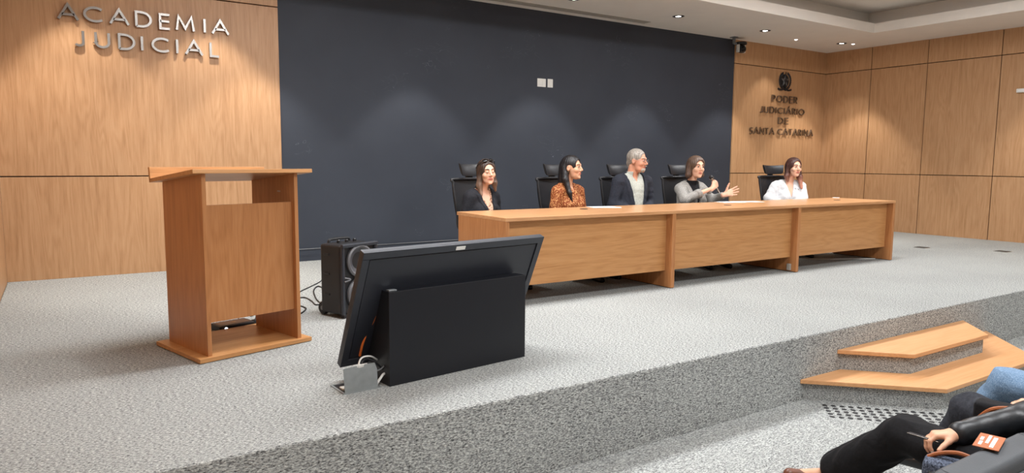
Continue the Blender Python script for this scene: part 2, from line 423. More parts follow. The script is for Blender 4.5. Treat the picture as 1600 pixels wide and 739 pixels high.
# ------------------------------------------------------------------ downlights
dl = empty('recessed_downlight', (0, 0, 0), 'x', 'ceiling light')
MB().lathe([(0.036, 0.0), (0.040, -0.003), (0.075, -0.006), (0.084, -0.003), (0.086, 0.001), (0.036, 0.001)], 32, cap=False).build('trim_ring', 'black_plastic', dl, smooth=True)
MB().lathe([(0.001, -0.002), (0.038, -0.0022), (0.040, -0.0008)], 28, cap=False).build('lamp_face', 'lamp', dl, smooth=True)
first = True
dnames = {5.79: 'round recessed downlight in the ceiling, at the top edge above the wall switches',
          7.71: 'round recessed downlight in the ceiling, next left of the one by the ceiling camera',
          9.67: 'round recessed downlight in the ceiling nearest the ceiling camera',
          11.77: 'round recessed downlight in the ceiling corner near the right wall'}
for i, (x, y, z, w, cone) in enumerate(SPOTS):
    o = dl if first else copy_tree(dl); first = False
    o.location = (x, y, z - 0.001)
    key = [k for k in dnames if abs(k - x) < 0.01 and y == 7.5]
    tag(o, dnames[key[0]] if key else 'round recessed downlight in the ceiling outside the view', 'ceiling light', 'recessed ceiling downlights')
    l = bpy.data.lights.new('downlight_lamp', 'SPOT'); l.energy = w; l.spot_size = math.radians(cone); l.spot_blend = 0.35
    l.shadow_soft_size = 0.04; l.color = (1.0, 0.96, 0.90)
    lo = bpy.data.objects.new('downlight_lamp', l); COL.objects.link(lo); lo.location = (0, 0, -0.02); lo.parent = o
for (x, y), lab in (((10.78, 7.72), 'tiny white LED point in the ceiling above the coat of arms'), ((11.99, 7.42), 'tiny white LED point in the ceiling beside the corner downlight')):
    o = MB().lathe([(0.001, -0.012), (0.018, -0.010), (0.024, -0.004), (0.026, 0.001)], 20, cap=False).build('led_spot', 'lamp_dim', loc=(x, y, ZC - 0.001), smooth=True)
    tag(o, lab, 'ceiling light', 'small LED points')
    l = bpy.data.lights.new('led_lamp', 'SPOT'); l.energy = 30; l.spot_size = math.radians(74); l.spot_blend = 0.5; l.shadow_soft_size = 0.03; l.color = (1, 0.96, 0.9)
    lo = bpy.data.objects.new('led_lamp', l); COL.objects.link(lo); lo.parent = o; lo.location = (0, 0, -0.02); lo.rotation_euler = (math.radians(12), 0, 0)
# linear air grille
vg = empty('air_grille', (6.0, 8.09, ZC), 'long slotted air grille in the ceiling along the dark wall', 'vent')
MB().box((-1.66, -0.075, -0.008), (1.66, -0.06, 0), 0.002).box((-1.66, 0.06, -0.008), (1.66, 0.075, 0), 0.002).box((-1.66, -0.06, -0.008), (-1.645, 0.06, 0)).box((1.645, -0.06, -0.008), (1.66, 0.06, 0)).build('frame', 'vent', vg)
MB().box((-1.65, -0.06, -0.002), (1.65, 0.06, 0)).build('dark_backing', 'vent_dark', vg)
mm = MB()
for k in range(3): mm.box((-1.65, -0.045 + k * 0.036, -0.007), (1.65, -0.027 + k * 0.036, -0.002))
mm.build('slat', 'vent', vg)
# ceiling camera (PTZ) on bracket at the end of the dark wall
pc = empty('ceiling_camera', (9.80, 8.16, ZC), 'black and silver dome camera hanging from a grey bracket at the ceiling', 'camera')
MB().box((-0.10, -0.02, -0.10), (-0.06, 0.02, 0), 0.006).box((-0.10, -0.02, -0.12), (0.06, 0.02, -0.09), 0.006).box((-0.13, -0.05, -0.012), (-0.03, 0.05, 0), 0.004).build('bracket', 'grey_metal', pc)
MB().lathe([(0.01, -0.07), (0.085, -0.075), (0.095, -0.09), (0.095, -0.115), (0.088, -0.12)], 32, mat=TR(0.07, -0.03, 0)).build('cap', 'black_plastic', pc, smooth=True)
for xx in (-0.085, 0.068): MB().box((xx, -0.03, -0.25), (xx + 0.017, 0.03, -0.115), 0.006).build('side_arm', 'white_plastic', pc, loc=(0.07, -0.03, 0))
MB().lathe([(0.02, -0.07), (0.06, -0.06), (0.068, 0.0), (0.06, 0.06), (0.02, 0.07)], 28, mat=TR(0.07, -0.03, -0.19) @ Matrix.Rotation(math.pi / 2, 4, 'Y')).build('camera_head', 'black_plastic', pc, smooth=True)
MB().lathe([(0.034, 0.0), (0.036, 0.05), (0.028, 0.055), (0.024, 0.046), (0.001, 0.044)], 24, mat=TR(0.04, -0.075, -0.20) @ Matrix.Rotation(math.pi / 2, 4, 'X') @ Matrix.Rotation(0.4, 4, 'Y')).build('lens', 'lens_dark', pc, smooth=True)
# switch plates on dark wall
def plate(x0, x1, z0, z1, lab, rockers):
    e = empty('wall_switch', ((x0 + x1) / 2, YB + 0.022, (z0 + z1) / 2), lab, 'switch')
    w, h = (x1 - x0) / 2, (z1 - z0) / 2
    MB().box((-w, -0.009, -h), (w, 0, h), 0.004).build('face_plate', 'white_plastic', e)
    for r in rockers: MB().box((r - 0.02, -0.014, -0.032), (r + 0.02, -0.007, 0.032), 0.003).build('rocker', 'white_plastic', e)
plate(5.80, 5.947, 2.268, 2.384, 'wider square white switch plate high on the dark wall', [-0.032, 0.032])
plate(5.979, 6.072, 2.268, 2.388, 'narrower white switch plate high on the dark wall', [0.0])
# white bar on the right wall
e = empty('wall_light_bar', (XR, 4.6, 2.35), 'slim white horizontal bar fixed on the right wood wall', 'wall bar')
MB().box((-0.05, -0.43, -0.03), (-0.001, 0.43, 0.03), 0.008).build('housing', 'white_plastic', e)
MB().box((-0.058, -0.40, -0.012), (-0.048, 0.40, 0.012), 0.003).build('diffuser', 'paper', e)
# floor boxes
for (x, y), lab in (((10.53, 5.27), 'floor outlet lid in the stage carpet nearer the table'), ((11.08, 4.45), 'floor outlet lid in the stage carpet farther right')):
    e = empty('floor_outlet', (x, y, 0), lab, 'floor outlet', rz=0.0, group='floor outlets')
    MB().box((-0.085, -0.085, 0), (0.085, 0.085, 0.004), 0.002).build('frame', 'steel', e)
    MB().box((-0.072, -0.072, 0.003), (0.072, 0.072, 0.007), 0.002).build('lid', 'vent_dark', e)

# ------------------------------------------------------------------ lettering
def arc(cx, cy, rx, ry, a0, a1, n=14):
    return [(cx + rx * math.cos(math.radians(a0 + (a1 - a0) * k / n)), cy + ry * math.sin(math.radians(a0 + (a1 - a0) * k / n))) for k in range(n + 1)]
# unit height glyphs: (strokes, width)
GL = {
 'A': ([[(0, 0), (0.42, 1), (0.84, 0)], [(0.15, 0.33), (0.69, 0.33)]], 0.84),
 'C': ([arc(0.5, 0.5, 0.46, 0.46, 48, 312, 24)], 0.84),
 'D': ([[(0.04, 0), (0.04, 1), (0.28, 1)] + arc(0.28, 0.5, 0.44, 0.5, 80, -80, 16) + [(0.28, 0), (0.04, 0)]], 0.74),
 'E': ([[(0.5, 1), (0.04, 1), (0.04, 0), (0.5, 0)], [(0.04, 0.52), (0.48, 0.52)]], 0.52),
 'M': ([[(0, 0), (0.12, 1), (0.5, 0.16), (0.88, 1), (1.0, 0)]], 1.0),
 'I': ([[(0.04, 0), (0.04, 1)]], 0.08),
 'J': ([[(0.36, 1), (0.36, 0.24)] + arc(0.18, 0.2, 0.18, 0.2, 0, -150, 10)], 0.4),
 'U': ([[(0.04, 1), (0.04, 0.32)] + arc(0.33, 0.32, 0.29, 0.32, 180, 360, 14) + [(0.62, 1)]], 0.66),
 'L': ([[(0.04, 1), (0.04, 0), (0.46, 0)]], 0.48),
 'P': ([[(0.04, 0), (0.04, 1), (0.24, 1)] + arc(0.24, 0.74, 0.24, 0.26, 80, -80, 12) + [(0.24, 0.48), (0.06, 0.48)]], 0.5),
 'O': ([arc(0.48, 0.5, 0.46, 0.48, 90, 448, 28)], 0.96),
 'R': ([[(0.04, 0), (0.04, 1), (0.24, 1)] + arc(0.24, 0.74, 0.24, 0.26, 80, -80, 12) + [(0.24, 0.48), (0.06, 0.48)], [(0.2, 0.48), (0.52, 0)]], 0.54),
 'S': ([arc(0.27, 0.75, 0.21, 0.23, 40, 270, 14)[:-1] + arc(0.25, 0.26, 0.23, 0.25, 88, -140, 14)], 0.5),
 'N': ([[(0.04, 0), (0.04, 1), (0.68, 0), (0.68, 1)]], 0.72),
 'T': ([[(0, 1), (0.6, 1)], [(0.3, 1), (0.3, 0)]], 0.6),
 'Á': ([[(0, 0), (0.42, 1), (0.84, 0)], [(0.15, 0.33), (0.69, 0.33)], [(0.38, 1.1), (0.55, 1.3)]], 0.84),
}
def stroke(mb, pts, w, d):
    """flat bar following pts (x,z); front face at y=-d; mitred corners"""
    P = [Vector((p[0], p[1])) for p in pts]; L = []; Rr = []
    for i in range(len(P)):
        t0 = (P[i] - P[i - 1]).normalized() if i > 0 else None
        t1 = (P[i + 1] - P[i]).normalized() if i < len(P) - 1 else None
        a = t0 or t1; b_ = t1 or t0
        n0 = Vector((-a.y, a.x)); n1 = Vector((-b_.y, b_.x)); nn = n0 + n1
        if nn.length < 1e-4: nn = n0
        nn.normalize(); k = min(2.2, 1.0 / max(0.3, nn.dot(n0)))
        L.append(P[i] + nn * (w / 2) * k); Rr.append(P[i] - nn * (w / 2) * k)
    V = []; F = []
    for i in range(len(P)):
        V += [(L[i].x, -d, L[i].y), (Rr[i].x, -d, Rr[i].y), (L[i].x, 0, L[i].y), (Rr[i].x, 0, Rr[i].y)]
    for i in range(len(P) - 1):
        a = 4 * i; b_ = a + 4
        F += [(a, a + 1, b_ + 1, b_), (a + 2, b_ + 2, b_ + 3, a + 3), (a, b_, b_ + 2, a + 2), (a + 1, a + 3, b_ + 3, b_ + 1)]
    F += [(0, 2, 3, 1)]; e = 4 * (len(P) - 1); F += [(e, e + 1, e + 3, e + 2)]
    mb.add(V, F)
def letter(ch, x, z, h, w, d, parent, back=0.012, xs=1.0):
    mb = MB()
    for st in GL[ch][0]:
        inner = [(p[0] * h * xs, w / 2 + p[1] * (h - w)) for p in st]
        stroke(mb, inner, w, d)
    o = mb.build('letter', 'letter', parent, loc=(x, -back, z))
    # mounting pins to the wall
    return o
sg = empty('wall_sign', (0, YB, 0), 'polished metal letters reading ACADEMIA JUDICIAL on the left wood wall', 'sign')
for ch, x, z in zip('ACADEMIA', (0.082, 0.295, 0.522, 0.748, 0.968, 1.132, 1.398, 1.482), [2.547] * 8):
    letter(ch, x, z, 0.165, 0.023, 0.026, sg, xs=1.18 if ch != 'M' else 1.0)
for ch, x in zip('JUDICIAL', (0.210, 0.380, 0.585, 0.790, 0.888, 1.120, 1.210, 1.450)):
    letter(ch, x, 2.305, 0.165, 0.023, 0.026, sg, xs=1.18)
sg2 = empty('wall_sign', (0, YB, 0), 'small metal letters reading PODER JUDICIÁRIO DE SANTA CATARINA on the right wood panel', 'sign')
def line(txt, x0, x1, z, h, parent, w=0.0165):
    gapu = 0.28; tot = sum((GL[c][1] if c != ' ' else 0.2) for c in txt) + gapu * (len(txt) - 1)
    # solve the letter widening so the line fills x0..x1
    k = (x1 - x0) / (tot * h); x = x0
    for c in txt:
        if c == ' ': x += (0.2 + gapu) * h * k; continue
        letter(c, x, z, h, w, 0.024, parent, xs=k); x += (GL[c][1] + gapu) * h * k
line('PODER', 10.965, 11.70, 2.315, 0.128, sg2)
line('JUDICIÁRIO', 10.65, 11.93, 2.108, 0.122, sg2)
line('DE', 11.17, 11.46, 1.925, 0.122, sg2)
line('SANTA CATARINA', 10.39, 12.23, 1.722, 0.122, sg2)

# coat of arms plaque: oval wreath with a star, ribbon and staff
M['emblem_light'] = plain('worn_bronze', S(112, 114, 118), 0.4, 0.7)
em = empty('coat_of_arms', (11.335, YB, 2.715), 'dark metal oval coat of arms with star above the small lettering', 'emblem')
mb = MB()
N = 40
for k in range(-13, 14):                         # leaves of the wreath (open at the top)
    a = -math.pi / 2 + k * 0.205
    for rr, tw in ((0.150, 0.35), (0.172, -0.25)):
        cx, cz = rr * 0.98 * math.cos(a), rr * 0.92 * math.sin(a)
        mat = TR(cx, -0.012, cz) @ Matrix.Rotation(-(a + (math.pi / 2 if k > 0 else -math.pi / 2) * 0.7 + tw), 4, 'Y')
        b = bmesh.new(); bmesh.ops.create_icosphere(b, subdivisions=1, radius=1)
        bmesh.ops.scale(b, vec=(0.028, 0.009, 0.011), verts=b.verts); mb.bm(b, mat)
mb.build('wreath', 'emblem', em, smooth=True)
mb = MB(); sp = []
for k in range(10):
    r_ = 0.118 if k % 2 == 0 else 0.05; a = math.pi / 2 + k * math.pi / 5; sp.append((r_ * math.cos(a), r_ * math.sin(a)))
V = [(0, -0.035, 0)] + [(p[0], -0.014, p[1]) for p in sp] + [(p[0], 0, p[1]) for p in sp]
F = [(0, 1 + k, 1 + (k + 1) % 10) for k in range(10)] + [(1 + k, 11 + k, 11 + (k + 1) % 10, 1 + (k + 1) % 10) for k in range(10)]
mb.add(V, F); mb.build('star', 'emblem_light', em)
MB().lathe([(0.001, 0.040), (0.030, 0.038), (0.036, 0.030), (0.036, 0.0)], 24, mat=Matrix.Rotation(math.pi / 2, 4, 'X')).build('disc', 'emblem', em, smooth=True)
mb = MB(); mb.box((-0.006, -0.03, -0.185), (0.006, -0.016, 0.16), 0.003); mb.box((-0.022, -0.032, -0.12), (0.022, -0.014, -0.10), 0.003)
mb.build('sword', 'emblem', em)
mb = MB(); pts = [(-0.19, -0.15), (-0.12, -0.168), (0, -0.150), (0.12, -0.168), (0.19, -0.15)]
stroke(mb, [(p.x, p.y) for p in curve_pts([(a, b_, 0) for a, b_ in pts], 6)], 0.03, 0.02); mb.build('ribbon', 'emblem', em)
mb = MB()
mb.prism([(0.120 * math.cos(2 * math.pi * k / 36), 0.120 * math.sin(2 * math.pi * k / 36)) for k in range(36)], -0.006, 0.0, mat=Matrix.Rotation(math.pi / 2, 4, 'X') @ TR(0, 0, 0.006))
mb.build('back_plate', 'emblem', em)

# ------------------------------------------------------------------ lectern
le = empty('lectern', (0.648, 4.381, 0), 'wooden lectern with open shelf gaps standing alone on the left of the stage', 'lectern', rz=math.radians(15.5))
MB().box((0, 0, 0.004), (0.752, 0.628, 0.03), 0.002).build('base_board', 'wood_h', le)
SX0, SX1, SYF, SYB = 0.062, 0.690, 0.028, 0.575
def side(x0, x1, nm):
    mb = MB(); zf, zb = 1.128, 1.062
    P = [(SYF, 0.03), (SYB, 0.03), (SYB, zb), (SYF, zf)]
    V = [(x0, p[0], p[1]) for p in P] + [(x1, p[0], p[1]) for p in P]
    mb.add(V, [(0, 1, 2, 3), (7, 6, 5, 4), (0, 4, 5, 1), (1, 5, 6, 2), (2, 6, 7, 3), (3, 7, 4, 0)])
    return mb.build(nm, 'wood_v', le)
side(SX0, SX0 + 0.025, 'side_panel'); side(SX1 - 0.025, SX1, 'side_panel')
MB().box((SX0 + 0.025, SYF + 0.035, 0.225), (SX1 - 0.025, SYF + 0.053, 0.935), 0.001).build('front_panel', 'wood_v', le)
# sloping top: high edge towards the hall, book ledge on the low far edge
sl = math.atan2(1.150 - 1.085, 0.60)
mt = TR(0, -0.012, 1.150) @ Matrix.Rotation(-sl, 4, 'X')
MB().box((-0.005, 0, -0.024), (0.775, 0.62, 0.0), 0.0015, mat=mt).build('sloping_top', 'wood_h', le)
MB().box((-0.005, 0.605, -0.024), (0.775, 0.625, 0.072), 0.0015, mat=mt).build('book_ledge', 'wood_h', le)
MB().box((-0.0, -0.004, -0.004), (0.002, 0.034, 0.004), 0.001).build('screw_plate', 'steel', le, loc=(SX1 - 0.0275, 0.20, 1.0))
# black box under it with cables
bx = empty('media_box', (1.00, 5.22, 0), 'flat black media box with white light on the carpet behind the lectern', 'media box', rz=math.radians(15))
MB().box((-0.13, -0.07, 0.004), (0.13, 0.09, 0.045), 0.006).build('housing', 'black_plastic', bx)
MB().box((-0.11, -0.05, 0.0445), (0.11, 0.07, 0.047), 0.001).build('top_label', plain('brown_box_lid', S(74, 48, 38), 0.4), bx)
MB().box((-0.01, 0.0, 0.0468), (0.02, 0.012, 0.0475)).build('logo_mark', 'gold', bx)
MB().lathe([(0.001, 0), (0.011, 0), (0.011, 0.004), (0.001, 0.006)], 16, mat=TR(-0.085, -0.07, 0.024) @ Matrix.Rotation(math.pi / 2, 4, 'X')).build('light', 'led', bx)
ad = empty('power_adapter', (1.19, 5.33, 0), 'black cable adapters with pale plugs beside the media box', 'adapter', rz=0.5)
MB().box((-0.04, -0.02, 0.0), (0.04, 0.02, 0.028), 0.006).build('housing', 'black_plastic', ad)
MB().box((0.035, -0.015, 0.004), (0.075, 0.015, 0.024), 0.004).build('plug', 'white_plastic', ad)
MB().tube(curve_pts([(1.05, 5.33, 0.02), (1.10, 5.42, 0.06), (1.17, 5.44, 0.03), (1.20, 5.40, 0.05), (1.19, 5.37, 0.02)], 6), 0.005).build('adapter_cable', 'black_plastic', smooth=True)
tag([o for o in bpy.data.objects if o.name == 'adapter_cable'][0], 'short black looped cable between media box and adapter', 'cable')
# cables between lectern and loudspeaker
c = MB().tube(curve_pts([(1.30, 5.24, 0.010), (1.48, 5.36, 0.006), (1.62, 5.56, 0.006), (1.64, 5.68, 0.006), (1.60, 5.80, 0.006), (1.58, 5.95, 0.006), (1.75, 6.08, 0.006), (1.77, 5.90, 0.006), (1.75, 5.72, 0.006), (1.80, 5.74, 0.006), (1.83, 5.95, 0.006), (1.93, 6.35, 0.006), (2.04, 6.55, 0.006), (2.02, 6.2, 0.006), (1.93, 5.75, 0.006), (1.86, 5.52, 0.03)], 8), 0.006).build('loudspeaker_cable', 'black_plastic', smooth=True)
tag(c, 'black cable curling over the carpet between lectern and loudspeaker', 'cable')
c = MB().tube(curve_pts([(1.45, 5.55, 0.006), (1.62, 5.98, 0.006), (1.80, 6.35, 0.006), (2.10, 6.75, 0.006), (2.3, 7.1, 0.006)], 8), 0.005).build('straight_cable', 'black_plastic', smooth=True)
tag(c, 'straight thin black cable on the carpet running behind the loudspeaker', 'cable')

# ------------------------------------------------------------------ confidence monitor on its pedestal
A_TV = math.radians(8.6); TAU = math.radians(22.8)
tv = empty('floor_monitor', (1.242, 3.655, 0), 'big black flat monitor tilted back on a low box, seen from behind', 'monitor', rz=A_TV)
W_, H_ = 1.275, 0.717
mt = TR(0, 0, 0.082) @ Matrix.Rotation(TAU, 4, 'X')       # local x = width, z = up the panel, y+ = screen side
m = MB(); m.box((0, -0.002, 0), (W_, 0.030, H_), 0.004, mat=mt)
fw = 0.042
for lo, hi in (((0, -0.012, 0), (W_, 0, fw)), ((0, -0.012, H_ - fw), (W_, 0, H_)), ((0, -0.012, fw), (fw, 0, H_ - fw)), ((W_ - fw, -0.012, fw), (W_, 0, H_ - fw))):
    m.box(lo, hi, 0.002, mat=mt)
m.build('bezel_frame', 'tv_frame', tv)
MB().box((fw + 0.006, -0.006, fw + 0.006), (W_ - fw - 0.006, 0.0, H_ - fw - 0.006), 0.002, mat=mt).build('back_shell', 'tv_back', tv)
MB().box((0.015, 0.029, 0.015), (W_ - 0.015, 0.032, H_ - 0.015), mat=mt).build('screen', plain('switched_off_screen', S(8, 8, 10), 0.12), tv)
MB().box((0.59, -0.0145, H_ - 0.034), (0.655, -0.011, H_ - 0.012), 0.001, mat=mt).build('label_plate', 'white_plastic', tv)
for xx in (0.45, 0.80): MB().box((xx, -0.05, 0.12), (xx + 0.03, -0.004, 0.40), 0.003, mat=mt).build('mounting_rail', 'black_plastic', tv)
pd = empty('monitor_pedestal', (1.438, 3.418, 0), 'matt black box pedestal holding the tilted monitor on the stage', 'pedestal', rz=math.radians(6.6))
PW, PH = 0.952, 0.515
def wedge(x0, x1, nm):
    # cheek cut to the monitor slope
    Pp = [(0.018, 0.0), (0.330, 0.0), (0.235, 0.24), (0.105, PH - 0.02), (0.018, PH - 0.02)]
    mb = MB(); V = [(x0, p[0], p[1]) for p in Pp] + [(x1, p[0], p[1]) for p in Pp]; n = 5
    mb.add(V, [tuple(range(n)), tuple(range(2 * n - 1, n - 1, -1))] + [(k, k + n, (k + 1) % n + n, (k + 1) % n) for k in range(n)])
    return mb.build(nm, 'black_satin', pd)
MB().box((0, 0, 0), (PW, 0.018, PH), 0.0015).build('front_board', 'black_satin', pd)
wedge(0.0, 0.018, 'cheek'); wedge(PW - 0.018, PW, 'cheek')
MB().box((0.0, 0.018, PH - 0.02), (PW, 0.098, PH - 0.0), 0.0015).build('top_board', 'black_satin', pd)
for xx in (0.02, 0.85): MB().box((xx, 0.03, 0.0), (xx + 0.08, 0.27, 0.03), 0.002).build('foot_rail', 'black_satin', pd)
MB().box((0.012, 0.02, PH), (0.06, 0.05, PH + 0.006), 0.001).build('hinge_plate', 'steel_dull', pd)
c = MB().tube(curve_pts([(1.355, 3.64, 0.13), (1.362, 3.615, 0.20), (1.385, 3.60, 0.27), (1.41, 3.575, 0.33), (1.425, 3.55, 0.40)], 6), 0.007).build('orange_cable', 'orange', smooth=True)
tag(c, 'orange cable hanging behind the monitor at its left side', 'cable')
# open floor box with hinged plate
fb = empty('floor_cable_box', (1.287, 3.43, 0), 'open floor box with raised galvanised lid and cables beside the monitor', 'floor box', rz=0.06)
MB().box((-0.105, 0.0, 0.0), (-0.095, 0.17, 0.006)).box((0.095, 0.0, 0.0), (0.105, 0.17, 0.006)).box((-0.105, 0.165, 0), (0.105, 0.175, 0.006)).box((-0.105, -0.006, 0), (0.105, 0.004, 0.006)).build('frame', 'steel_dull', fb)
MB().box((-0.095, 0.004, 0.0005), (0.095, 0.165, 0.003)).build('opening', 'black_plastic', fb)
mb = MB(); mtl = TR(-0.005, -0.004, 0.004) @ Matrix.Rotation(math.radians(7), 4, 'X') @ Matrix.Rotation(math.radians(-3), 4, 'Y') @ Matrix.Rotation(math.radians(90), 4, 'X')
mb.prism([(-0.092, 0), (0.092, 0), (0.088, 0.105), (0.075, 0.142), (0.018, 0.146), (0.014, 0.132), (-0.022, 0.132), (-0.026, 0.146), (-0.10, 0.146)], -0.0015, 0.0015, mat=mtl)
mb.build('lid_plate', 'steel_dull', fb)
MB().box((-0.022, -0.006, 0.10), (0.018, 0.006, 0.145), 0.002).box((-0.034, -0.004, 0.132), (0.03, 0.004, 0.146), 0.002).build('white_clip', 'white_plastic', fb)
MB().box((-0.085, 0.05, 0.003), (-0.03, 0.10, 0.014), 0.003).build('socket_module', 'white_plastic', fb)
for nm, mt_, pts, r in (('white_cable', 'white_plastic', [(1.285, 3.46, 0.01), (1.275, 3.45, 0.12), (1.30, 3.47, 0.165), (1.36, 3.50, 0.16), (1.42, 3.55, 0.12)], 0.005),
                        ('black_cable', 'black_plastic', [(1.30, 3.46, 0.01), (1.29, 3.45, 0.13), (1.33, 3.48, 0.155), (1.39, 3.49, 0.12), (1.43, 3.50, 0.08), (1.46, 3.56, 0.06)], 0.006),
                        ('white_plug_lead', 'white_plastic', [(1.37, 3.45, 0.012), (1.40, 3.455, 0.045), (1.425, 3.47, 0.06), (1.465, 3.50, 0.05)], 0.007),
                        ('grey_cable', 'grey_metal', [(1.345, 3.47, 0.10), (1.39, 3.47, 0.085), (1.43, 3.48, 0.10), (1.46, 3.53, 0.12)], 0.0045)):
    c = MB().tube(curve_pts(pts, 6), r).build(nm, mt_, smooth=True); tag(c, nm.replace('_', ' ') + ' between the open floor box and the monitor pedestal', 'cable')

# ------------------------------------------------------------------ portable loudspeaker with two woofers
sp = empty('portable_loudspeaker', (1.712, 5.222, 0), 'black wheeled loudspeaker with two grey ringed woofers standing behind the monitor', 'loudspeaker', rz=math.radians(-69))
# local: front face is +x side (towards the right of the hall), back with trolley on -x ; width along y
bw, bd, bh = 0.36, 0.26, 0.565
mb = MB(); mb.box((-bd / 2 + 0.02, 0, 0.03), (bd / 2, bw, bh), 0.02, seg=3)
mb.box((-bd / 2 + 0.005, 0.03, 0.10), (-bd / 2 + 0.03, bw - 0.03, bh - 0.05), 0.01)
for z in (0.17, 0.33, 0.48): mb.box((-0.06, -0.006, z), (0.0, 0.004, z + 0.018), 0.003)
mb.build('cabinet', 'black_plastic', sp)
mb = MB(); mb.box((bd / 2 - 0.005, 0.0, 0.03), (bd / 2 + 0.02, 0.03, bh), 0.01); mb.box((bd / 2 - 0.005, bw - 0.03, 0.03), (bd / 2 + 0.02, bw, bh), 0.01)
mb.box((bd / 2 - 0.005, 0, bh - 0.02), (bd / 2 + 0.03, bw, bh + 0.012), 0.01); mb.build('front_rim', 'tv_frame', sp)
for z in (0.435, 0.175):
    mt = TR(bd / 2 + 0.004, bw / 2, z) @ Matrix.Rotation(math.pi / 2, 4, 'Y')
    wf = MB().lathe([(0.128, 0.0), (0.128, 0.018), (0.115, 0.026), (0.102, 0.016)], 40, mat=mt, cap=False).build('woofer', 'cone_ring', sp, smooth=True)
    MB().lathe([(0.102, 0.016), (0.092, 0.010), (0.04, -0.02), (0.036, -0.012), (0.001, -0.004)], 40, mat=mt, cap=False).build('cone', 'cone', wf, smooth=True)
mb = MB()
for a in (-0.6, -0.2, 0.2, 0.6):
    mb.tube(curve_pts([(bd / 2 + 0.03, bw / 2 + a * 0.28, 0.32), (bd / 2 + 0.04, bw / 2 + a * 0.2, 0.305), (bd / 2 + 0.03, bw / 2 + a * 0.28, 0.29)], 4), 0.007)
mb.build('grille_bars', 'cone_ring', sp, smooth=True)
MB().tube(curve_pts([(-0.12, 0.10, bh - 0.02), (-0.12, 0.10, bh + 0.012), (-0.12, 0.14, bh + 0.022), (-0.12, 0.26, bh + 0.022), (-0.12, 0.30, bh + 0.012), (-0.12, 0.30, bh - 0.02)], 5), 0.012).build('handle', 'black_plastic', sp, smooth=True)
for yy in (0.03, bw - 0.06):
    w = MB().lathe([(0.001, -0.018), (0.045, -0.018), (0.052, -0.01), (0.052, 0.01), (0.045, 0.018), (0.001, 0.018)], 24, mat=TR(-bd / 2 + 0.0, yy + 0.015, 0.052) @ Matrix.Rotation(math.pi / 2, 4, 'X')).build('wheel', 'black_plastic', sp, smooth=True)
    MB().box((-0.02, yy - 0.005, 0.0), (0.02, yy + 0.03, 0.03), 0.004).build('foot', 'black_plastic', sp).location = (0.11, 0, 0)
    MB().lathe([(0.001, 0.020), (0.016, 0.021), (0.018, 0.017)], 16, mat=TR(-bd / 2, yy + 0.015, 0.052) @ Matrix.Rotation(math.pi / 2, 4, 'X')).build('hub', 'grey_metal', w, smooth=True)
for yy in (0.12, 0.2, 0.28): MB().lathe([(0.014, 0), (0.014, 0.018), (0.008, 0.024)], 14, mat=TR(-0.03, yy, bh)).build('knob', 'black_plastic', sp, smooth=True)
c = MB().tube(curve_pts([(2.35, YB - 0.02, 0.150), (3.1, YB - 0.012, 0.147), (3.9, YB - 0.012, 0.147), (4.8, YB - 0.012, 0.149)], 6), 0.004).build('skirting_wire', 'grey_metal', smooth=True)
tag(c, 'thin pale wire lying along the top of the dark skirting', 'wire')

# ------------------------------------------------------------------ speakers' table
TX0, TX3, TYF, TYB = 3.013, 8.800, 4.755, 5.58
tb = empty('panel_table', ((TX0 + TX3) / 2, TYF, 0), 'long light wood table with three front panels where the five people sit', 'table')
ox = -(TX0 + TX3) / 2
MB().box((TX0 + ox, 0, 0.722), (TX3 + ox, TYB - TYF, 0.752), 0.002).build('table_top', 'wood_top', tb)
xs = [TX0, 4.925, 6.862, TX3 - 0.045]
ths = [0.04, 0.045, 0.045, 0.045]
offs = [0, -0.022, -0.022, 0]
for k, x in enumerate(xs):
    x0 = x + offs[k] + ox
    MB().box((x0, 0.002, 0.006), (x0 + ths[k], TYB - TYF - 0.03, 0.722), 0.002).build('support_panel', 'wood_v', tb)
    MB().box((x0 + 0.005, 0.01, 0.0), (x0 + ths[k] - 0.005, TYB - TYF - 0.05, 0.006)).build('foot_strip', 'black_plastic', tb)
for k in range(3):
    a = xs[k] + offs[k] + ths[k] + ox; b_ = xs[k + 1] + offs[k + 1] + ox
    MB().box((a, 0.085, 0.165), (b_, 0.105, 0.722), 0.001).build('front_panel', 'wood_h', tb)
for gx, gy in ((4.268, 5.32), (6.08, 5.10), (8.201, 5.17)):
    g = MB().lathe([(0.030, 0.0), (0.040, 0.001), (0.040, 0.003), (0.034, 0.0035), (0.001, 0.002)], 24, mat=TR(gx + ox, gy - TYF, 0.752), cap=False).build('cable_grommet', 'black_plastic', tb, smooth=True)
MB().box((-0.001, 0.06, 0.02), (0.045, 0.10, 0.09), 0.001).build('repair_patch', 'vent', tb, loc=(6.862 - 0.035 + ox - 0.012, 0.002, 0))
c = MB().tube([(7.75, 5.50, 0.004), (8.20, 5.18, 0.004), (8.72, 4.93, 0.004)], 0.005).build('white_floor_cable', 'white_plastic', smooth=True)
tag(c, 'thin white cable on the carpet under the right end of the table', 'cable')
def sheet(x, y, rz, lab, n=3, w=0.21, h=0.297, z=0.7525, grp='papers on the table'):
    mb = MB()
    for k in range(n): mb.box((-w / 2, -h / 2, k * 0.0012), (w / 2, h / 2, k * 0.0012 + 0.001), mat=RZ(k * 0.05))
    return tag(mb.build('paper_sheet', 'paper', loc=(x, y, z), rot=(0, 0, rz)), lab, 'paper', grp)
sheet(4.62, 5.44, 1.3, 'white paper sheets on the table in front of the woman in rust blouse')
sheet(6.55, 5.46, 1.35, 'white paper sheets on the table in front of the woman with microphone')
sheet(6.84, 5.43, 1.2, 'white paper sheet on the table just right of the gesturing hand', 2)
sheet(8.76, 5.54, 0.4, 'small folded white paper on the table beside the woman in white shirt', 2, 0.12, 0.08)

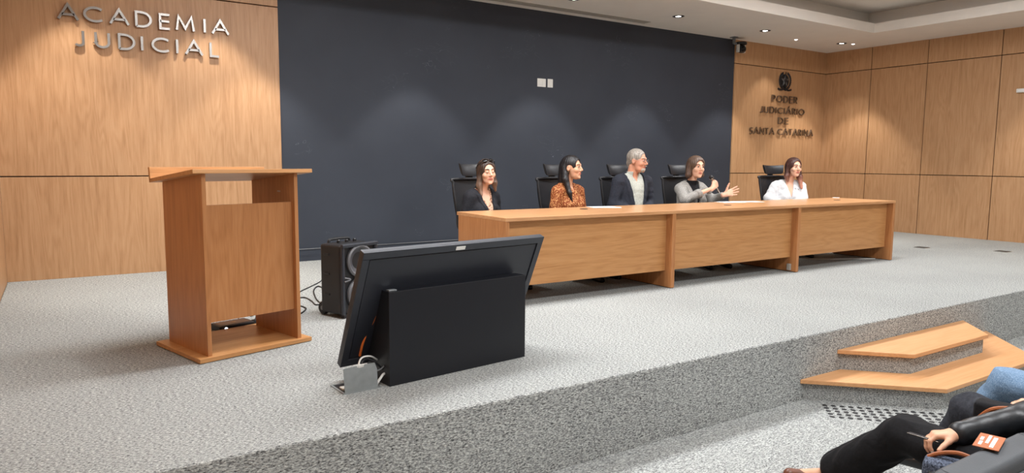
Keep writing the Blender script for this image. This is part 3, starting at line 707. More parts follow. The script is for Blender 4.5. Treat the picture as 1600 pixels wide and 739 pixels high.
# ------------------------------------------------------------------ wooden steps up to the stage
st = empty('stage_steps', (5.7, SY, ZF), 'two carpeted steps with angled light wood treads against the stage front', 'steps')
def rel(P): return [(x - 5.7, y - SY) for x, y in P]
lowP = [(4.33, SY - 0.002), (5.0, 2.27), (6.42, 2.27), (7.10, SY - 0.002)]
upP = [(4.76, SY - 0.002), (5.12, 2.56), (6.25, 2.56), (6.64, SY - 0.002)]
def inset(P, d):
    (ax, ay), (bx_, by), (cx, cy), (dx, dy) = P
    return [(ax + d * 1.41, ay), (bx_ + d * 0.41, by + d), (cx - d * 0.41, cy + d), (dx - d * 1.41, dy)]
hz = 0.154
MB().prism(rel(inset(lowP, 0.03)), 0.0, hz - 0.03).build('lower_riser', 'carpet', st)
MB().prism(rel(lowP), hz - 0.03, hz, 0.003).build('lower_tread', 'wood_step', st)
MB().prism(rel(inset(upP, 0.03)), hz, 2 * hz - 0.03).build('upper_riser', 'carpet', st)
MB().prism(rel(upP), 2 * hz - 0.03, 2 * hz, 0.003).build('upper_tread', 'wood_step', st)
# tactile studs along the left and front edge of the steps
sd = None
d1 = Vector((0.70, -0.714)); 
for r in range(5):
    for k in range(15):
        p = Vector((4.395, 2.775)) + d1.normalized() * (0.056 * k) + Vector((-0.040, -0.040)) * r
        if sd is None:
            sd = MB().lathe([(0.001, 0.005), (0.012, 0.0045), (0.0165, 0.002), (0.0175, 0.0)], 16, cap=False).build('tactile_stud', 'black_plastic', loc=(p.x, p.y, ZF + 0.0005), smooth=True)
            o = sd
        else: o = sd.copy(); COL.objects.link(o); o.location = (p.x, p.y, ZF + 0.0005)
        tag(o, 'small round black tactile stud on the carpet in front of the steps', 'floor stud', 'tactile studs beside the steps')

# ------------------------------------------------------------------ sculpting: smooth-union distance fields -> one continuous surface
def smin(a, b, k):
    if k <= 0: return np.minimum(a, b)
    h = np.maximum(k - np.abs(a - b), 0.0) / k
    return np.minimum(a, b) - h * h * k * 0.25
def smax(a, b, k): return -smin(-a, -b, k)
def cone(P, a, b, ra, rb):
    a = np.asarray(a, float); b = np.asarray(b, float); ba = b - a; L = float(ba @ ba) + 1e-12
    pa = P - a; t = np.clip(pa @ ba / L, 0, 1)
    return np.linalg.norm(pa - t[:, None] * ba, axis=1) - (ra + (rb - ra) * t)
def ell(P, c, r, R=None):
    q = P - np.asarray(c, float)
    if R is not None: q = q @ R
    r = np.asarray(r, float); k0 = np.linalg.norm(q / r, axis=1); k1 = np.linalg.norm(q / (r * r), axis=1) + 1e-9
    return k0 * (k0 - 1.0) / k1
def rbox(P, c, hf, rd, R=None):
    q = P - np.asarray(c, float)
    if R is not None: q = q @ R
    q = np.abs(q) - (np.asarray(hf, float) - rd)
    return np.linalg.norm(np.maximum(q, 0), axis=1) + np.minimum(q.max(axis=1), 0) - rd
def rotm(yaw=0, pitch=0, roll=0):
    """columns = rotated local axes; yaw about Z, pitch (nod, + = up) about X, roll about Y"""
    m = Matrix.Rotation(yaw, 3, 'Z') @ Matrix.Rotation(pitch, 3, 'X') @ Matrix.Rotation(roll, 3, 'Y')
    return np.array(m)
def folds(P, amp, f=1.0, ph=0.0):
    x, y, z = P[:, 0] * f, P[:, 1] * f, P[:, 2] * f
    return amp * (np.sin(38 * z + 14 * np.sin(9 * x + 3 * y + ph) + ph) * 0.5 + np.sin(27 * (x + y) - 31 * z + 4 * np.sin(17 * z + 8 * x + ph)) * 0.35 + np.sin(61 * (x - y) + 23 * z + ph) * 0.2)

def sculpt(name, fn, lo, hi, h, mats, parent=None, slot=None, loc=(0, 0, 0), rot=0.0):
    lo = np.asarray(lo, float); hi = np.asarray(hi, float); B = 6
    nb = np.ceil((hi - lo) / (h * B)).astype(int) + 1; n = nb * B
    gi = np.stack(np.meshgrid(*[np.arange(k) for k in nb], indexing='ij'), -1).reshape(-1, 3)
    cen = lo + (gi * B + (B - 1) / 2) * h
    d = np.concatenate([fn(c) for c in np.array_split(cen, max(1, len(cen) // 200000))])
    keep = np.abs(d) < h * B * 1.25 + 0.012
    V = np.repeat(np.repeat(np.repeat(np.where(d < 0, -1.0, 1.0).reshape(nb).astype(np.float32), B, 0), B, 1), B, 2)
    off = np.stack(np.meshgrid(*[np.arange(B)] * 3, indexing='ij'), -1).reshape(-1, 3)
    for ch in np.array_split(gi[keep], max(1, int(keep.sum()) // 1500)):
        ix = (ch[:, None, :] * B + off[None]).reshape(-1, 3)
        V[ix[:, 0], ix[:, 1], ix[:, 2]] = fn(lo + ix * h)
    V[0] = V[-1] = 1; V[:, 0] = V[:, -1] = 1; V[:, :, 0] = V[:, :, -1] = 1
    s = V < 0; nx, ny, nz = V.shape
    cnt = np.zeros((nx - 1, ny - 1, nz - 1), np.int8)
    for a in (0, 1):
        for b in (0, 1):
            for c in (0, 1): cnt += s[a:nx - 1 + a, b:ny - 1 + b, c:nz - 1 + c]
    act = np.argwhere((cnt > 0) & (cnt < 8)); idm = np.full(cnt.shape, -1, np.int32)
    idm[act[:, 0], act[:, 1], act[:, 2]] = np.arange(len(act))
    pos = np.zeros((len(act), 3)); w = np.zeros(len(act))
    cs = [(a, b, c) for a in (0, 1) for b in (0, 1) for c in (0, 1)]
    val = {c: V[act[:, 0] + c[0], act[:, 1] + c[1], act[:, 2] + c[2]] for c in cs}
    for c0 in cs:
        for ax in range(3):
            if c0[ax]: continue
            c1 = list(c0); c1[ax] = 1; c1 = tuple(c1); v0, v1 = val[c0], val[c1]
            mk = (v0 < 0) != (v1 < 0); t = np.where(mk, v0 / np.where(mk, v0 - v1, 1), 0)
            p = np.array(c0, float)[None] + 0 * pos; p[:, ax] += t
            pos += p * mk[:, None]; w += mk
    pos = lo + (act + pos / np.maximum(w, 1)[:, None]) * h
    F = []
    for ax, (b, c) in ((0, (1, 2)), (1, (2, 0)), (2, (0, 1))):
        sl0 = [slice(None)] * 3; sl1 = [slice(None)] * 3; sl0[ax] = slice(0, -1); sl1[ax] = slice(1, None)
        e = np.argwhere(s[tuple(sl0)] != s[tuple(sl1)])
        e = e[(e[:, b] > 0) & (e[:, c] > 0) & (e[:, b] < V.shape[b] - 1) & (e[:, c] < V.shape[c] - 1)]
        sg_ = s[e[:, 0], e[:, 1], e[:, 2]]
        def at_(db, dc):
            q = e.copy(); q[:, b] += db; q[:, c] += dc; return idm[q[:, 0], q[:, 1], q[:, 2]]
        q = np.stack([at_(-1, -1), at_(0, -1), at_(0, 0), at_(-1, 0)], 1)
        q[~sg_] = q[~sg_][:, ::-1]; F.append(q)
    F = np.concatenate(F); F = F[(F >= 0).all(1)]
    me = bpy.data.meshes.new(name); me.vertices.add(len(pos)); me.vertices.foreach_set('co', pos.ravel())
    me.loops.add(4 * len(F)); me.loops.foreach_set('vertex_index', F.ravel().astype(np.int32))
    me.polygons.add(len(F)); me.polygons.foreach_set('loop_start', np.arange(len(F)) * 4)
    try: me.polygons.foreach_set('loop_total', np.full(len(F), 4))
    except Exception: pass
    for m_ in (mats if isinstance(mats, (list, tuple)) else [mats]): me.materials.append(M[m_])
    me.polygons.foreach_set('use_smooth', np.ones(len(F), bool))
    if slot is not None: me.polygons.foreach_set('material_index', slot(pos[F].mean(1)).astype(np.int32))
    me.update(calc_edges=True); me.validate()
    o = bpy.data.objects.new(name, me); COL.objects.link(o); o.location = loc; o.rotation_euler = (0, 0, rot)
    if parent: o.parent = parent
    return o

# ---- anatomy. Local frame: +Y forward, +X the person's right, Z up
def hand_prims(wrist, fwd, dors, side, curl, thumb=(0.6, 0.3), sc=1.0, spread=0.06):
    """list of (a,b,ra,rb,k). side=+1: thumb on +X of the hand frame"""
    y = Vector(fwd).normalized(); z = Vector(dors); z = (z - y * z.dot(y)).normalized(); x = y.cross(z) * side
    W = Vector(wrist)
    def pt(a, b, c): return W + (x * a + y * b + z * c) * sc
    out = [(pt(0, -0.02, 0), pt(0, 0.02, 0), 0.026 * sc, 0.027 * sc, 0.02)]
    xs_ = [0.031, 0.0105, -0.0105, -0.029]; ml = [0.088, 0.090, 0.084, 0.076]; Ls = [0.074, 0.082, 0.075, 0.058]; rr = [0.0098, 0.0100, 0.0094, 0.0084]
    for i in range(4):
        a = pt(xs_[i] * 0.55, 0.012, 0); b = pt(xs_[i], ml[i], 0.002)
        out.append((a, b, 0.0145 * sc, 0.0125 * sc, 0.014))
        ang = 0.0; c = curl[i] if isinstance(curl[0], (tuple, list)) else curl
        sp_ = spread * (1.5 - i); cur = b
        for j, (fr, cv) in enumerate(zip((0.45, 0.31, 0.24), c)):
            ang += cv
            dv = (y * math.cos(ang) - z * math.sin(ang)) ; dv = (dv + x * sp_ * math.cos(ang)).normalized()
            nx_ = cur + dv * Ls[i] * fr * sc
            r0 = rr[i] * (1 - 0.08 * j) * sc; out.append((cur, nx_, r0, r0 * 0.9, 0.004)); cur = nx_
    c0 = pt(0.018, 0.022, -0.006); op, cl = thumb
    d0 = (x * math.sin(op) + y * math.cos(op) - z * 0.25).normalized(); c1 = c0 + d0 * 0.046 * sc
    d1 = (x * math.sin(op - cl * 0.5) + y * math.cos(op - cl * 0.5) - z * (0.25 + cl * 0.4)).normalized(); c2 = c1 + d1 * 0.034 * sc
    d2 = (x * math.sin(op - cl) + y * math.cos(op - cl) - z * (0.3 + cl * 0.8)).normalized(); c3 = c2 + d2 * 0.026 * sc
    out += [(c0, c1, 0.0155 * sc, 0.0125 * sc, 0.012), (c1, c2, 0.0115 * sc, 0.0105 * sc, 0.004), (c2, c3, 0.0102 * sc, 0.0085 * sc, 0.003)]
    return out
def head_sdf(P, hc, R, sc, male=False, smile=0.0, lids=False):
    q = (P - hc) @ R / sc
    far = np.linalg.norm(q, axis=1) > 0.22
    d = ell(q, (0, -0.012, 0.028), (0.076, 0.095, 0.090))
    d = smin(d, ell(q, (0, 0.034, -0.028), (0.058, 0.060, 0.078)), 0.03)
    jw = 0.052 if male else 0.046
    d = smin(d, ell(q, (0, 0.045, -0.078), (jw, 0.040, 0.034)), 0.025)
    d = smin(d, ell(q, (0, 0.082, -0.096), (0.020, 0.014, 0.014)), 0.015)         # chin
    for sx in (-1, 1):
        d = smin(d, ell(q, (sx * 0.040, 0.066, -0.022), (0.022, 0.020, 0.020)), 0.02)      # cheek
        d = smin(d, cone(q, (sx * 0.014, 0.088, 0.034), (sx * 0.042, 0.074, 0.034), 0.008, 0.007), 0.014)   # brow
        d = smax(d, -ell(q, (sx * 0.031, 0.100, 0.012), (0.016, 0.012, 0.010)), 0.014)      # eye socket
        d = smin(d, ell(q, (sx * 0.030, 0.078, 0.011), (0.0135, 0.0145 if lids else 0.0125, 0.0105)), 0.008 if lids else 0.002)
        d = smin(d, ell(q, (sx * 0.077, -0.006, -0.004), (0.009, 0.020, 0.030)), 0.006)     # ear
        d = smax(d, -ell(q, (sx * 0.087, -0.002, 0.000), (0.008, 0.010, 0.017)), 0.004)
    d = smin(d, cone(q, (0, 0.091, 0.018), (0, 0.112, -0.018), 0.0075, 0.0105), 0.012)     # nose
    for sx in (-1, 1): d = smin(d, ell(q, (sx * 0.011, 0.100, -0.024), (0.008, 0.010, 0.007)), 0.006)
    d = smin(d, ell(q, (0, 0.086, -0.056), (0.027, 0.012, 0.010)), 0.008)                  # mouth
    d = smax(d, -cone(q, (-0.020, 0.101, -0.053 + smile), (0.020, 0.101, -0.053 + smile), 0.0022, 0.0022), 0.003)
    return d * sc
class Person:
    def __init__(s, loc, yaw, hc, head=(0, 0, 0), sw=0.185, hs=1.0, male=False, wr=None, el=None, hands=None, build=1.0, lean=0.0, shz=0.0, smile=0.0, legs=None, bust=True, skin='skin', hipz=0.0, nbk=0.0):
        s.loc = loc; s.yaw = yaw; s.hc = np.array(hc, float); s.R = rotm(*head); s.sw = sw; s.hs = hs; s.male = male; s.bd = build
        s.sz = hc[2] - (0.235 if male else 0.225) * hs + shz; s.ly = hc[1] - 0.055 + nbk; s.smile = smile; s.lids = False; s.ck = 0.012 if male else 0.0; s.bust = bust and not male; s.skin = skin; s.hz = hipz
        s.sx = hc[0] * 0.6
        s.sh = {k: np.array((k * (sw - 0.012) + s.sx, s.ly, s.sz - 0.02)) for k in (-1, 1)}
        s.el = el or {k: (k * (sw + 0.045) + s.sx * 0.7, s.ly * 0.6 + 0.02, s.sz - 0.27) for k in (-1, 1)}
        s.wr = wr or {k: (k * 0.10, s.ly + 0.20, s.hz + 0.66) for k in (-1, 1)}
        s.hands = hands or {k: dict(fwd=(-k * 0.5, 0.8, -0.1), dors=(0, 0, 1), curl=(0.3, 0.4, 0.3)) for k in (-1, 1)}
        s.legs = legs or {k: [(k * 0.09, 0.02, 0.545), (k * 0.11, 0.44, 0.50), (k * 0.12, 0.42, 0.085), (k * 0.14, 0.58, 0.03)] for k in (-1, 1)}
        for k in (-1, 1):
            h = s.hands[k]; h['pr'] = hand_prims(s.wr[k], h['fwd'], h['dors'], h.get('side', -k), h['curl'], h.get('thumb', (0.6, 0.3)), h.get('sc', 0.95 if not male else 1.08), h.get('spread', 0.06))
    def torso(s, P, g=0.0):
        b = s.bd; ly, sz, sx = s.ly, s.sz, s.sx; zb = 0.56 + s.hz; zm = (zb + sz) / 2
        d = ell(P, (0, 0.0, zb), (0.165 * b + g, 0.125 * b + g, 0.115 + g))
        d = smin(d, ell(P, (sx * 0.4, ly * 0.45 + (0.02 if s.male else 0.0), zm - 0.03), ((0.145 if s.male else 0.125) * b + g, (0.118 if s.male else 0.098) * b + g, 0.17 + g)), 0.08)
        d = smin(d, ell(P, (sx * 0.8, ly * 0.9 - 0.005, sz - 0.10), (s.sw * 0.86 + g, 0.103 * b + g, 0.145 + g)), 0.06)
        d = smin(d, cone(P, (-s.sw + 0.045 + sx, ly - 0.01, sz - 0.018), (s.sw - 0.045 + sx, ly - 0.01, sz - 0.018), 0.052 + g, 0.052 + g), 0.05)
        for k in (-1, 1):
            d = smin(d, cone(P, (k * (s.sw - 0.06) + sx, ly - 0.015, sz + 0.008), (k * 0.03 + sx * 1.2, ly - 0.02, sz + 0.06), 0.036 + g, 0.030 + g), 0.04)
            if s.bust: d = smin(d, ell(P, (k * 0.075 + sx * 0.8, ly * 0.9 + 0.082, sz - 0.155), (0.066 + g, 0.056 + g, 0.062 + g)), 0.05)
        return d
    def arm(s, P, k, g=0.0, end=1.0, rs=1.0):
        m_ = 1.15 if s.male else 1.0; e = np.array(s.el[k]); w = np.array(s.wr[k])
        d = cone(P, s.sh[k], e, 0.050 * m_ * rs + g, 0.041 * m_ * rs + g)
        return smin(d, cone(P, e, e + (w - e) * end, 0.040 * m_ * rs + g, (0.026 + 0.012 * (1 - end)) * m_ * rs + g), 0.03)
    def leg(s, P, k, g=0.0, upto=1.0, rk=1.0):
        H, K, A, T = [np.array(v, float) for v in s.legs[k]]
        d = cone(P, H, K, 0.082 + g, 0.060 + g)
        A2 = K + (A - K) * upto
        return smin(d, cone(P, K, A2, 0.057 + g, (0.036 * upto + 0.055 * (1 - upto)) * rk + g), 0.04)
    def neck(s, P, g=0.0):
        top = s.hc + s.R @ np.array((0, -0.028, -0.06)) * s.hs
        return cone(P, (s.sx * 1.2, s.ly - 0.015, s.sz + 0.02), top, (0.058 if s.male else 0.049) * s.hs + g, (0.054 if s.male else 0.045) * s.hs + g)
    def body_fn(s, legs=True):
        def fn(P):
            d = s.torso(P, -0.004); d = smin(d, s.neck(P), 0.03)
            for k in (-1, 1):
                d = smin(d, s.arm(P, k, -0.004), 0.04)
                if legs:
                    d = smin(d, s.leg(P, k), 0.05); H, K, A, T = s.legs[k]
                    d = smin(d, cone(P, A, T, 0.034, 0.024), 0.03)
            d = smin(d, head_sdf(P, s.hc, s.R, s.hs, s.male, s.smile, s.lids), 0.012)
            for k in (-1, 1):
                bb = np.linalg.norm(P - np.array(s.wr[k]), axis=1) < 0.28; Q = P[bb]
                if len(Q):
                    dd = np.full(len(Q), 9.0)
                    for a, b, ra, rb, kk in s.hands[k]['pr']: dd = smin(dd, cone(Q, a, b, ra, rb), kk)
                    d[bb] = smin(d[bb], dd, 0.012)
            return d
        return fn
    def make(s, label, h=0.0055, legs=True, brow='brow', xl=0.42):
        fn = s.body_fn(legs); hc, R, hs = s.hc, s.R, s.hs; gy = 0.03
        def slot(C):
            q = (C - hc) @ R / hs; o = np.zeros(len(C))
            ax_ = np.abs(q[:, 0])
            o[(ax_ < 0.026 - np.abs(q[:, 2] + 0.055) * 1.2) & (q[:, 1] > 0.088) & (np.abs(q[:, 2] + 0.055) < 0.0085)] = 1
            bz = 0.034 + 0.004 * np.sin((ax_ - 0.012) / 0.036 * 3.14)
            o[(ax_ > 0.012) & (ax_ < 0.048) & (q[:, 1] > 0.06) & (np.abs(q[:, 2] - bz) < 0.0045)] = 2
            return o
        mn = np.minimum.reduce([np.array(v, float) for k in (-1, 1) for v in s.legs[k] + [tuple(s.wr[k]), tuple(s.el[k])]] + [hc, np.array((-0.3, -0.2, 0.4 + s.hz))]) - 0.20
        mx = np.maximum.reduce([np.array(v, float) for k in (-1, 1) for v in s.legs[k] + [tuple(s.wr[k]), tuple(s.el[k])]] + [hc, np.array((0.3, 0.2, 0.8 + s.hz))]) + 0.20
        if not legs: mn[2] = 0.40 + s.hz
        mn[2] = max(mn[2], min(v[2] for k in (-1, 1) for v in s.legs[k]) - 0.06) if legs else mn[2]
        s.mn, s.mx = mn, mx
        o = sculpt('person', fn, mn, mx, h, [s.skin, 'lips', brow], slot=slot, loc=s.loc, rot=s.yaw)
        tag(o, label, 'person'); s.o = o
        return o
    def eyes(s, closed=False, iris='iris'):
        if closed:
            for k in (-1, 1):
                pts = [s.hc + s.R @ (np.array((k * 0.030 + t * 0.0145, 0.0935 - abs(t) * 0.005 , 0.0085 - (1 - t * t) * 0.004)) * s.hs) for t in (-1, -0.5, 0, 0.5, 1)]
                MB().tube([tuple(p) for p in pts], 0.0024, 6).build('eyelash_line', 'brow', s.o)
            return
        for k in (-1, 1):
            c = s.hc + s.R @ (np.array((k * 0.0305, 0.0795, 0.011)) * s.hs)
            Rm = Matrix(s.R.tolist()).to_4x4()
            b = bmesh.new(); bmesh.ops.create_uvsphere(b, u_segments=16, v_segments=12, radius=1)
            bmesh.ops.scale(b, vec=(0.0125 * s.hs, 0.0133 * s.hs, 0.0068 * s.hs), verts=b.verts)
            mb = MB(); mb.bm(b, TR(*c) @ Rm)
            b = bmesh.new(); bmesh.ops.create_uvsphere(b, u_segments=12, v_segments=8, radius=1)
            bmesh.ops.scale(b, vec=(0.0062 * s.hs, 0.003 * s.hs, 0.0062 * s.hs), verts=b.verts)
            c2 = s.hc + s.R @ (np.array((k * 0.0305, 0.0925, 0.011)) * s.hs)
            mb.bm(b, TR(*c2) @ Rm, 1)
            mb.build('eye', ['eyewhite', iris], s.o, smooth=True)
            pts = [s.hc + s.R @ (np.array((k * 0.0305 + t * 0.0145, 0.0925 - abs(t) * 0.006, 0.0125 + (1 - t * t) * 0.0055)) * s.hs) for t in (-1, -0.5, 0, 0.5, 1)]
            MB().tube([tuple(p) for p in pts], 0.0017, 6).build('eyelash_line', 'brow', s.o)
    def garment(s, name, fn, mats, h=0.006, slot=None, lo=None, hi=None):
        return sculpt(name, fn, lo if lo is not None else s.mn, hi if hi is not None else s.mx, h, mats, s.o, slot)
    def jacket(s, name, mat, vz, vw=0.085, g=0.020, lapel=0.05, collar=True, amp=0.004, open_to=0.0, end=0.93, tie=0.0):
        """open-fronted tailored jacket; vz = button height, vw = half width of the opening at the neck"""
        zt = s.sz + 0.05
        def fn(P):
            f = folds(P, amp, 1.0, s.yaw)
            t = s.torso(P, g)
            nk = s.neck(P, 0.022); ring = np.maximum(nk, P[:, 2] - (s.sz + 0.075 + s.ck)); t = smin(t, ring, 0.02)
            for k in (-1, 1): t = smin(t, s.arm(P, k, g * 0.72, end), 0.03)
            xx = P[:, 0] - s.sx * 0.9; fr = P[:, 1] > s.ly * 0.9
            w = np.clip((P[:, 2] - vz) / (zt - vz), 0, 1.4) * vw + open_to
            band = np.clip(1 - np.abs(np.abs(xx) - w - lapel / 2) / (lapel / 2), 0, 1) * (P[:, 2] > vz - 0.01) * (P[:, 2] < s.sz + 0.02) * fr
            t = t - 0.008 * np.clip(band * 4, 0, 1) + f
            cut = np.maximum(np.abs(xx) - w, np.where(P[:, 2] > vz, -1, 1) * 0.05 if open_to == 0 else -1)
            cut = np.maximum(cut, -(P[:, 1] - (s.ly * 0.9 + 0.0)))
            t = np.maximum(t, -cut)
            # neck hole, open hem at the hips, open cuffs
            hole = np.maximum(s.neck(P, 0.008), (s.sz + 0.0) - P[:, 2]); t = np.maximum(t, -hole)
            t = np.maximum(t, (0.50 + s.hz) - P[:, 2])
            t = np.maximum(t, P[:, 2] - (s.sz + 0.085 + s.ck))
            for k in (-1, 1):
                e = np.array(s.el[k]); w_ = np.array(s.wr[k]); u = (w_ - e); L = np.linalg.norm(u); u /= L
                a = (P - e) @ u - L * end; near = np.linalg.norm(P - w_, axis=1) < 0.10
                t = np.where(near, np.maximum(t, a), t)
            return t
        return s.garment(name, fn, mat)
    def top(s, name, mat, g=0.009, sleeves=False, neckz=None, vdepth=0.0, vw=0.05, amp=0.003, collar=0.0, end=0.95, slot=None, sl_g=None, folds_f=1.0):
        nz = s.sz + 0.045 if neckz is None else neckz
        def fn(P):
            t = s.torso(P, g) + folds(P, amp, folds_f, 1.3)
            if sleeves:
                for k in (-1, 1): t = smin(t, s.arm(P, k, sl_g or g, end) + folds(P, amp, folds_f, 2.0), 0.03)
            if collar > 0:
                band = np.maximum(s.neck(P, 0.017), P[:, 2] - (s.sz + collar)); band = np.maximum(band, s.sz - 0.03 - P[:, 2]); t = smin(t, band, 0.008)
            hole = np.maximum(s.neck(P, 0.004), nz - P[:, 2]) if collar == 0 else np.maximum(s.neck(P, 0.002), s.sz + collar - 0.015 - P[:, 2])
            t = np.maximum(t, -hole)
            if collar == 0: t = np.maximum(t, P[:, 2] - (nz + 0.03))
            t = np.maximum(t, (0.52 + s.hz) - P[:, 2])
            if vdepth > 0:
                xx = np.abs(P[:, 0] - s.sx * 0.9); w = np.clip((P[:, 2] - (s.sz + 0.03 - vdepth)) / vdepth, 0, 1.3) * vw
                cut = np.maximum(xx - w, -(P[:, 1] - s.ly)); cut = np.maximum(cut, (s.sz + 0.03 - vdepth) - P[:, 2])
                t = np.maximum(t, -cut)
            return t
        return s.garment(name, fn, mat, slot=slot)
    def trousers(s, name, mat, g=0.012, flare=1.0, upto=0.95, amp=0.004):
        def fn(P):
            t = ell(P, (0, 0.0, 0.56 + s.hz), (0.172, 0.135, 0.125)) + folds(P, amp)
            for k in (-1, 1):
                H, K, A, T = [np.array(v, float) for v in s.legs[k]]
                t = smin(t, s.leg(P, k, g, upto, flare) + folds(P, amp, 0.8, 1.0), 0.035)
            return np.maximum(t, P[:, 2] - (0.64 + s.hz))
        return s.garment(name, fn, mat, lo=np.array((s.mn[0], s.mn[1], s.mn[2])), hi=np.array((s.mx[0], s.mx[1], 0.75 + s.hz)))
    def shoes(s, mat, low=True):
        for k in (-1, 1):
            H, K, A, T = [np.array(v, float) for v in s.legs[k]]; f = (T - A); f2 = f / np.linalg.norm(f)
            heel = A + np.array((0, 0, -0.035)) - f2 * 0.03
            def fn(P):
                d = smin(cone(P, heel, T + f2 * 0.03, 0.040, 0.030), cone(P, A + ((K - A) * 0.24 if not low else np.array((0, 0, -0.01))), heel, 0.040, 0.042), 0.03)
                return np.maximum(d, min(s.legs[k][3][2], A[2] - 0.07) - 0.028 - P[:, 2]) if low else d
            c = (A + T) / 2; sculpt('shoe', fn, c - 0.22, c + 0.22, 0.006, mat, s.o)
    def hair(s, prims, cuts, mat, h=0.005, ridge=0.003, lo=(-0.2, -0.22, -0.42), name='hair', rf=24):
        hc, R, hs = s.hc, s.R, s.hs
        def fn(P):
            q = (P - hc) @ R / hs; d = None
            for pr in prims:
                e = ell(q, pr[1], pr[2]) if pr[0] == 'e' else cone(q, pr[1], pr[2], pr[3], pr[4])
                d = e if d is None else smin(d, e, 0.022)
            th = np.arctan2(q[:, 0], q[:, 1] - 0.01)
            d = d + ridge * (np.sin(th * rf + 9 * q[:, 2] + 2 * np.sin(q[:, 2] * 30)) * 0.6 + np.sin(th * rf * 2.3 - 14 * q[:, 2]) * 0.4)
            for c in cuts:
                e = ell(q, c[1], c[2]) if c[0] == 'e' else (cone(q, c[1], c[2], c[3], c[4]) if c[0] == 'c' else rbox(q, c[1], c[2], 0.005))
                d = smax(d, -e, 0.006)
            return d * hs
        return sculpt(name, fn, hc + np.array((-0.24, -0.24, lo[2])), hc + np.array((0.24, 0.24, 0.17)), h, mat, s.o)

def facing(x, y, phi):
    """world yaw (local +Y) for a person at x, y turned phi degrees to the picture's right from facing the hall's camera corner"""
    n = math.hypot(x, y); c = (-x / n, -y / n); r = (y / n, -x / n); p = math.radians(phi)
    f = (c[0] * math.cos(p) + r[0] * math.sin(p), c[1] * math.cos(p) + r[1] * math.sin(p))
    return math.atan2(f[1], f[0]) - math.pi / 2
def loc2(P, loc, yaw):
    d = Vector((P[0] - loc[0], P[1] - loc[1], P[2] - loc[2])); d.rotate(Matrix.Rotation(-yaw, 3, 'Z')); return tuple(d)
FACE_CUT = [('e', (0, 0.100, -0.026), (0.062, 0.070, 0.098))]

